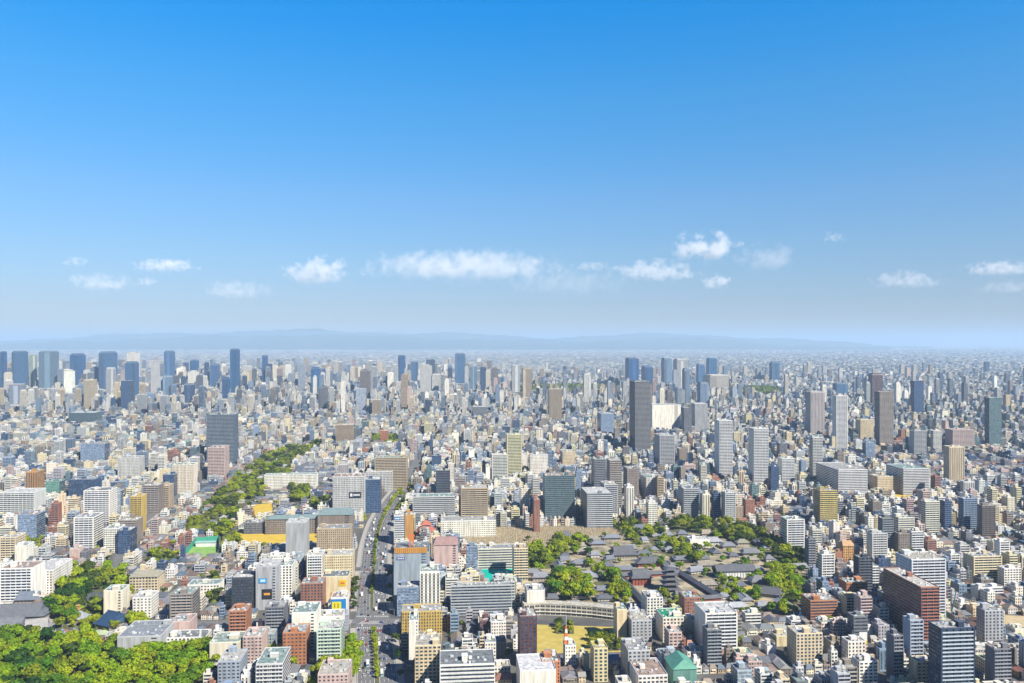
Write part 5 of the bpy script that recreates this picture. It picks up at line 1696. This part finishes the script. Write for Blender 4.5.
# the cloister
def cloister():
    P = [gp(620, 578), gp(645, 606), gp(720, 600), gp(680, 575)]
    root = bpy.data.objects.new("cloister", None); COL.objects.link(root)
    cx, cy = sum(p[0] for p in P) / 4, sum(p[1] for p in P) / 4; root.location = (cx, cy, .03)
    for i in range(4):
        a, b = P[i], P[(i + 1) % 4]
        L = math.hypot(b[0] - a[0], b[1] - a[1]); an = math.atan2(b[1] - a[1], b[0] - a[0]); m = ((a[0] + b[0]) / 2 - cx, (a[1] + b[1]) / 2 - cy)
        link("corridor_wall", rows_mesh("corridor_wall", [R(-L / 2, L / 2, -2.3, 2.3, 0, 3.6, CON, (.34, .12, .09))]), root, loc=(*m, 0), rz=an)
        link("corridor_roof", rows_mesh("corridor_roof", [R(-L / 2 - 2.5, L / 2 + 2.5, -4.3, 4.3, 3.6 + .02 * i, 6.6 + .02 * i, TIL, GREYT, .5, 4.1)]), root, loc=(*m, 0), rz=an)
    tag(root, "long roofed corridor enclosing the temple court of the pagoda", "cloister")
cloister()
def pagoda():
    X, Y = gp(670, 591)
    root = bpy.data.objects.new("pagoda", None); COL.objects.link(root); root.location = (X, Y, .03); root.rotation_euler = (0, 0, TH)
    link("platform", rows_mesh("platform", [R(-8, 8, -8, 8, 0, 1.2, CON, (.45, .43, .4))]), root)
    z = 1.2
    for k in range(5):
        w = 6.2 - k * .6; e = 11.0 - k * .9
        link("wall", rows_mesh("wall", [R(-w, w, -w, w, z, z + 3.0, CON, (.16, .06, .05)), R(-w * .3, w * .3, -w - .05, -w + .01, z + .2, z + 2.4, CON, (.05, .05, .05))]), root)
        link("roof", rows_mesh("roof", [R(-e, e, -e, e, z + 3.0, z + 4.2, TIL, GREYT, e * .36, e * .36), R(-e * .64, e * .64, -e * .64, e * .64, z + 4.2, z + 5.6, TIL, GREYT, e * .64 - w * .8 if k < 4 else e * .6, e * .64 - w * .8 if k < 4 else e * .6)]), root)
        z += 5.4
    link("spire", rows_mesh("spire", [R(-.35, .35, -.35, .35, z, z + 9.5, MET, (.28, .24, .14), .2, .2)] + [R(-.9, .9, -.9, .9, z + 2 + j * .8, z + 2.25 + j * .8, MET, (.28, .24, .14)) for j in range(7)]), root)
    tag(root, "dark five-storey pagoda with stacked eaves and a bronze spire", "pagoda")
pagoda()
G2 = "big temple roofs at the left edge"
hall(4, 634, 46, 22, 6, 9, "large grey temple roof at the left edge, nearer one", tile=(.19, .20, .22), gable=True, group=G2)
hall(22, 621, 50, 18, 7, 10, "long dark temple roof behind the nearer left-edge roof", tile=(.15, .16, .18), gable=True, group=G2)
hall(37, 634, 22, 18, 5, 9, "pale steep gabled temple roof right of the large left-edge roof", tile=(.33, .32, .31), gable=True, rot=TH + .3, group=G2)
hall(30, 604, 26, 12, 6, 7, "slate grey hall behind the left-edge temple roofs", tile=(.16, .19, .24), gable=True, group=G2)
hall(79, 622, 15, 13, 4, 6, "small square pavilion with a pale grey pyramid roof", name="pavilion", cat="pavilion", tile=(.34, .36, .40), group=G2)
hall(114, 626, 20, 28, 5, 9, "steep blue-black roofed hall between the grove and the park", tile=(.03, .07, .14), gable=True, rot=TH - .5, group=G2)
hall(96, 603, 24, 13, 4, 6, "dark hip-roofed hall at the dark grove's lower edge", tile=(.08, .09, .11), group=G2)
hall(100, 640, 20, 10, 4, 4, "pale green roofed shelter above the south park", tile=(.42, .50, .30), wall=(.5, .5, .4), group=G2)
# monument in the pavilion's rear: small orange statue-like tower
def golden_tower():
    X, Y = gp(78, 616)
    root = bpy.data.objects.new("small_pagoda", None); COL.objects.link(root); root.location = (X, Y, 0)
    for k in range(3): link("tier", rows_mesh("tier", [R(-2.4 + k * .6, 2.4 - k * .6, -2.4 + k * .6, 2.4 - k * .6, k * 4.0, k * 4.0 + 3.2, CON, (.5, .26, .08)), R(-3.2 + k * .6, 3.2 - k * .6, -3.2 + k * .6, 3.2 - k * .6, k * 4.0 + 3.2, k * 4.0 + 3.98, TIL, (.45, .30, .1), .9, .9)]), root)
    tag(root, "small orange tiered tower behind the square pavilion", "tower")
golden_tower()

def precinct_trees():
    L = []
    for _ in range(900):
        x, y = RND.uniform(520, 806), RND.uniform(526, 618); X, Y = gp(x, y)
        if len(L) > 130: break
        if not inpoly(HP, X, Y) or inpoly(CLO, X, Y) or not free_spot(X, Y, 9.5): continue
        if any((X - a["X"]) ** 2 + (Y - a["Y"]) ** 2 < 36 for a in L): continue
        L.append(dict(X=X, Y=Y, h=RND.uniform(6, 12), m=RND.choice([0, 0, 1, 1, 2]), cx=x, cy=y))
    for i, t in enumerate(L):
        t["label"] = "small " + SH[t["m"]] + " tree between temple roofs " + relation(t["cx"], t["cy"])
    dedupe(L)
    for i, t in enumerate(L):
        root = bpy.data.objects.new("broadleaf_tree", None); COL.objects.link(root); root.location = (t["X"], t["Y"], 0)
        s = t["h"]; w = s * 1.15
        c = link("crown", CR[t["m"]][i % 4], root); c.scale = (w, w, s)
        k = link("trunk", TK[i % 3], root); k.scale = (w, w, s)
        tag(root, clip16(t["label"]), "tree", "trees between the temple roofs")
precinct_trees()

# ------------------------------------------------------------------ the curved school
def school():
    pts = [gp(524, 616), gp(540, 615), gp(566, 616), gp(592, 618), gp(617, 621)]
    root = bpy.data.objects.new("school_building", None); COL.objects.link(root)
    cx, cy = gp(570, 615); root.location = (cx, cy, 0)
    h = 11.5
    for i in range(4):
        a, b = pts[i], pts[i + 1]; L = math.hypot(b[0] - a[0], b[1] - a[1]); an = math.atan2(b[1] - a[1], b[0] - a[0])
        m = ((a[0] + b[0]) / 2 - cx, (a[1] + b[1]) / 2 - cy, 0)
        w = rows_mesh("wing", [R(-L / 2 + .05, L / 2 - .05, 0, 11, 0, h, CON, (.66, .60, .48))])
        wo = link("wing", w, root, loc=m, rz=an)
        link("roof", rows_mesh("roof", [R(-L / 2, L / 2, -.3, 11.3, h + .02, h + .8, DECK, (.62, .58, .48))]), wo)
        n = int(L / 4.6); bw = L / n
        wm = rows_mesh("window", [R(.5, bw - .5, -.1, .02, 0, 2.1, GLS, (.05, .06, .07)), R(bw / 2 - .1, bw / 2 + .1, -.18, -.11, 0, 2.1, CON, (.6, .56, .46))])
        for k in range(n):
            for z in (.9, 4.7, 8.5): link("window", wm, wo, loc=(-L / 2 + k * bw, 0, z))
        link("canopy", rows_mesh("canopy", [R(-L / 2, L / 2, -1.1, -.02, 3.6, 3.9, CON, (.7, .66, .56))]), wo)
    tag(root, "long cream school building in gently bent wings behind the dry yellow field", "school")
school()

# ------------------------------------------------------------------ single things
def box_thing(name, label, cat, x, y, parts, rot=TH, z=0.0, group=None):
    X, Y = gp(x, y) if not isinstance(x, tuple) else x
    root = bpy.data.objects.new(name, None); COL.objects.link(root); root.location = (X, Y, z); root.rotation_euler = (0, 0, rot)
    for pn, rows in parts: link(pn, rows_mesh(pn, rows), root)
    tag(root, label, cat, group); return root
# red and white mast on its block
hb = hero("white block carrying")
parts = [("mast_section", [R(-2.3 + k * .35, 2.3 - k * .35, -2.3 + k * .35, 2.3 - k * .35, k * 3.2, k * 3.2 + 3.18, MET, ((.62, .16, .05) if k % 2 == 0 else (.75, .72, .68)), .5, .5)]) for k in range(5)]
box_thing("radio_mast", "red and white tapering mast on the roof of a white block", "mast", (hb["X"] - 3, hb["Y"]), 0, parts + [("antenna", [R(-.15, .15, -.15, .15, 16, 24, MET, (.7, .7, .7))])], z=hb["h"] + .3)
hb = hero("windowless blue-grey")
box_thing("rooftop_emblem", "orange-red frame sign standing on the windowless blue-grey store", "rooftop sign", (hb["X"] - 1, hb["Y"] + 2), 0,
          [("frame", [R(-3.4, 3.4, -.6, .6, 12.0, 14.5, MET, (.68, .17, .04)), R(-2.8, -1.6, -.6, .6, 0, 11.98, MET, (.68, .17, .04)), R(1.6, 2.8, -.6, .6, 0, 11.98, MET, (.68, .17, .04)), R(-1.58, 1.58, -.6, .6, 6.5, 8.3, MET, (.68, .17, .04))])], z=hb["h"] + .3)
# tiered red roofed hall at the avenue
X, Y = gp(426, 538)
box_thing("tiered_hall", "hall with two tiers of brick-red roofs near the avenue", "hall", 426, 540,
          [("wall", [R(-12, 12, -9, 9, 0, 14, CON, (.62, .5, .4))]), ("roof", [R(-14, 14, -11, 11, 14, 20, TIL, (.46, .14, .09), 6, 7)]), ("upper_wall", [R(-6, 6, -4, 4, 19.5, 23, CON, (.6, .45, .35))]), ("upper_roof", [R(-8, 8, -6, 6, 23, 29, TIL, (.48, .15, .09), 6.5, 5.8)])])
# crawler crane
def crane():
    X, Y = gp(948, 626)
    root = bpy.data.objects.new("crawler_crane", None); COL.objects.link(root); root.location = (X, Y, 0); root.rotation_euler = (0, 0, .3)
    gr = (.02, .28, .16)
    for s in (-1, 1): link("track", rows_mesh("track", [R(-3.2, 3.2, s * 2.2 - .5, s * 2.2 + .5, 0, 1.2, MET, (.05, .05, .05))]), root)
    link("body", rows_mesh("body", [R(-4, 3, -1.6, 1.6, 1.22, 4.0, MET, gr)]), root)
    link("cab", rows_mesh("cab", [R(3.02, 5, -1.5, .2, 1.4, 4.2, MET, (.5, .55, .5))]), root)
    bm = rows_mesh("boom", [R(-.5, .5, -.5, .5, 0, 32, MET, (.04, .16, .12), .25, .25)])
    o = link("boom", bm, root, loc=(2.4, .8, 3)); o.rotation_euler = (0, radians(16), 0)
    link("mast", rows_mesh("mast", [R(-.3, .3, -.3, .3, 4.02, 14, MET, gr)]), root, loc=(-2, 0, 0))
    tag(root, "green crawler crane with raised boom by the long brick red slab", "crane")
crane()
box_thing("site_hoarding", "green netted scaffold around a low building site", "scaffold", 950, 632, [("net", [R(-9, 9, -4, 4, 0, 6, CON, (.05, .30, .16))]), ("deck", [R(-9.5, 9.5, -4.5, 4.5, 6.02, 6.4, CON, (.5, .5, .42))])])
# golf-range like net around the green court
def net():
    P = gpoly([(184, 557), (196, 543), (219, 541), (219, 553)])
    root = bpy.data.objects.new("sports_net", None); COL.objects.link(root); cx, cy = P[1]; root.location = (cx, cy, 0)
    for a, b in zip(P[:-1], P[1:]):
        L = math.hypot(b[0] - a[0], b[1] - a[1]); an = math.atan2(b[1] - a[1], b[0] - a[0])
        link("net_panel", rows_mesh("net_panel", [R(-L / 2, L / 2, -.1, .1, 0, 8, CON, (.06, .34, .24))]), root, loc=((a[0] + b[0]) / 2 - cx, (a[1] + b[1]) / 2 - cy, 0), rz=an)
        n = max(1, int(L / 12))
        pm = rows_mesh("post", [R(-.2, .2, -.35, -.12, 0, 8.6, MET, (.1, .25, .2))])
        for k in range(n + 1): link("post", pm, root, loc=(a[0] + (b[0] - a[0]) * k / n - cx, a[1] + (b[1] - a[1]) * k / n - cy, 0))
    tag(root, "green sports net fence around a light green court below the wooded slope", "net fence")
net()
box_thing("clubhouse", "small pale building inside the green sports net", "clubhouse", 206, 546, [("wall", [R(-13, 13, -4, 4, 0, 6, CON, (.7, .7, .68))]), ("roof", [R(-14, 14, -5, 5, 6.02, 7, TIL, (.35, .55, .5), 0, 3)])])
# arched white roof frame over the white building
def arch():
    hb = hero("white building with a roof garden")
    root = bpy.data.objects.new("rooftop_arch", None); COL.objects.link(root); root.location = (hb["X"], hb["Y"] - hb["dep"] / 2 + 1, hb["h"] + .3); root.rotation_euler = (0, 0, TH)
    n = 12; w = hb["w"] / 2
    for k in range(n):
        a0, a1 = pi * k / n, pi * (k + 1) / n; am = (a0 + a1) / 2
        L = 2 * w * sin(pi / n / 2) * 1.02
        o = link("arch_segment", rows_mesh("arch_segment", [R(-L / 2, L / 2, -.3, .3, -.3, .3, MET, (.7, .72, .74))]), root, loc=(cos(am) * w, 0, sin(am) * w * .9)); o.rotation_euler = (0, -(am + pi / 2), 0)
    tag(root, "pale steel arch curving over the white building with a roof garden", "steel arch")
    o = link("roof_garden", crown_mesh("roof_garden", 5, 200, "foliage_mid")); o.location = (hb["X"], hb["Y"], hb["h"] - .5); o.scale = (12, 8, 4)
    tag(o, "low green shrubs growing on the white building under the arch", "shrubs")
arch()

# ------------------------------------------------------------------ vehicles on the avenue
CARC = [((.75, .75, .74), "white"), ((.75, .75, .74), "white"), ((.5, .51, .52), "silver"), ((.04, .04, .045), "black"), ((.12, .13, .15), "dark grey"), ((.03, .08, .30), "blue"), ((.40, .04, .03), "red")]
def car_meshes(c):
    body = rows_mesh("body", [R(-.88, .88, -2.2, 2.2, .3, .82, MET, c, .04, .08)])
    cabin = rows_mesh("cabin", [R(-.8, .8, -1.3, 1.7, .83, 1.42, GLS, (.04, .05, .06), .16, .45)])
    top = rows_mesh("roof", [R(-.62, .62, -.8, 1.2, 1.43, 1.48, MET, c)])
    return [("body", body), ("cabin", cabin), ("roof", top)]
def wheel_mesh():
    vs, fs = [], []
    for sx in (-.11, .11):
        for k in range(12): a = k * pi / 6; vs.append((sx, cos(a) * .33, sin(a) * .33 + .33))
    for k in range(12): fs.append((k, (k + 1) % 12, 12 + (k + 1) % 12, 12 + k))
    fs.append(tuple(range(12))[::-1]); fs.append(tuple(range(12, 24)))
    return poly_mesh("wheel", vs, fs, "bark")
WM = wheel_mesh(); CM = [(car_meshes(c), n) for c, n in CARC]
ramp_mat("tyre_rubber", 2.0, [(0.3, (.02, .02, .02)), (.7, (.04, .04, .04))]); WM.materials[0] = MATS["tyre_rubber"]
TRK = [("cargo_box", rows_mesh("cargo_box", [R(-1.15, 1.15, -3.6, 1.6, .9, 3.2, MET, (.78, .78, .76))])), ("cab", rows_mesh("cab", [R(-1.05, 1.05, 1.7, 3.5, .6, 2.5, MET, (.7, .7, .7), .08, .12)])), ("chassis", rows_mesh("chassis", [R(-.9, .9, -3.5, 3.4, .4, .88, MET, (.05, .05, .05))]))]
BUS = [("body", rows_mesh("body", [R(-1.25, 1.25, -5.3, 5.3, .35, 3.0, MET, (.35, .5, .55))])), ("window_band", rows_mesh("window_band", [R(-1.28, 1.28, -5.33, 5.33, 1.5, 2.5, GLS, (.04, .05, .06))])), ("roof", rows_mesh("roof", [R(-1.2, 1.2, -5.2, 5.2, 3.02, 3.15, MET, (.7, .72, .72))]))]
CARS = []
def put_vehicle(X, Y, rz, kind):
    cx, cy = px(X, Y, 1)
    if kind == "car":
        ms, cn = CM[RND.randrange(len(CM))]; nm = "parked_car" if False else "car"; lab = cn + " car"
        wh = [(-.8, -1.35), (.8, -1.35), (-.8, 1.35), (.8, 1.35)]
    elif kind == "truck": ms, lab, nm, wh = TRK, "white box truck", "truck", [(-.9, -2.4), (.9, -2.4), (-.9, 2.5), (.9, 2.5)]
    else: ms, lab, nm, wh = BUS, "pale blue-green bus", "bus", [(-1.1, -3.2), (1.1, -3.2), (-1.1, 3.4), (1.1, 3.4)]
    root = bpy.data.objects.new(nm, None); COL.objects.link(root); root.location = (X, Y, .05); root.rotation_euler = (0, 0, rz)
    for n_, m in ms: link(n_, m, root)
    for wx, wy in wh:
        w_ = link("wheel", WM, root, loc=(wx, wy, 0))
        if kind != "car": w_.scale = (1.3, 1.4, 1.4)
    CARS.append(dict(o=root, lab=lab, cx=cx, cy=cy, X=X, Y=Y, cat=nm))
AY = [p[1] for p in AVL]
for o, sgn in ((-14.6, 1), (-11.2, 1), (-7.6, 1), (-4.2, 1), (4.2, -1), (7.6, -1), (11.2, -1), (14.6, -1)):
    L = offset_line(AVL, o); y = 690 + RND.uniform(0, 30)
    while y < 1500:
        if not abs(y - CY0) < 10 or RND.random() < .3:
            x = float(np.interp(y, [p[1] for p in L], [p[0] for p in L])); x2 = float(np.interp(y + 5, [p[1] for p in L], [p[0] for p in L]))
            an = -math.atan2(x2 - x, 5)
            q = RND.random()
            put_vehicle(x, y, an + (0 if sgn < 0 else pi), "car" if q < .84 else "truck" if q < .94 else "bus")
        y += RND.choice([9, 14, 25, 40, 60]) * RND.uniform(.9, 1.3) + 5
for x, y, a in ((-170, CY0 - 3, 1.5), (-190, CY0 + 3, 1.6), (-150, CY0 + 1, 1.4), (-135, CY0 - 2, 1.5), (-215, CY0 - 3, 1.6), (-240, CY0 + 3, 1.6)): put_vehicle(x, y, a, "car")
for k in range(26):     # car park in front of the temple
    X, Y = gp(728 + (k % 13) * 3.1, 616 + (k // 13) * 5); put_vehicle(X, Y, TH + pi * (k % 2), "car")
for c in CARS:
    if c["Y"] < CY0 - 14: pos = "on the avenue, near side of the crossing"
    elif c["Y"] < CY0 + 14 and c["X"] < -100: pos = "in the middle of the avenue crossing"
    elif c["X"] > 0: pos = "parked in the temple car park"
    elif c["Y"] < 1150: pos = "on the avenue beyond the crossing"
    else: pos = "far up the avenue, where it bends"
    if c["X"] < 0:
        xa = float(np.interp(c["Y"], AY, [p[0] for p in AVL])); pos += ", left lanes" if c["X"] < xa else ", right lanes"
    c["label"] = c["lab"] + " " + pos
dedupe(CARS)
for c in CARS: tag(c["o"], clip16(c["label"]), c["cat"], "vehicles on the streets")
# traffic signals at the crossing
for i, (sx, sy, nm) in enumerate(((-1, -1, "near left"), (1, -1, "near right"), (-1, 1, "far left"), (1, 1, "far right"))):
    box_thing("traffic_light", "traffic light on a grey post at the %s corner of the avenue crossing" % nm, "traffic light", (X0[0] + sx * 19, CY0 + sy * 20), 0,
              [("pole", [R(-.15, .15, -.15, .15, 0, 6.5, MET, (.4, .42, .42))]), ("arm", [R(min(0, -sx * 5), max(0, -sx * 5), -.08, .08, 6.52, 6.7, MET, (.4, .42, .42))]), ("signal_head", [R(-sx * 4.4 - .7, -sx * 4.4 + .7, -.25, .25, 6.1, 6.5, MET, (.1, .12, .12))])], group="traffic lights at the crossing")
print("trees", len(TREES), "cars", len(CARS), "objects", len(bpy.data.objects))
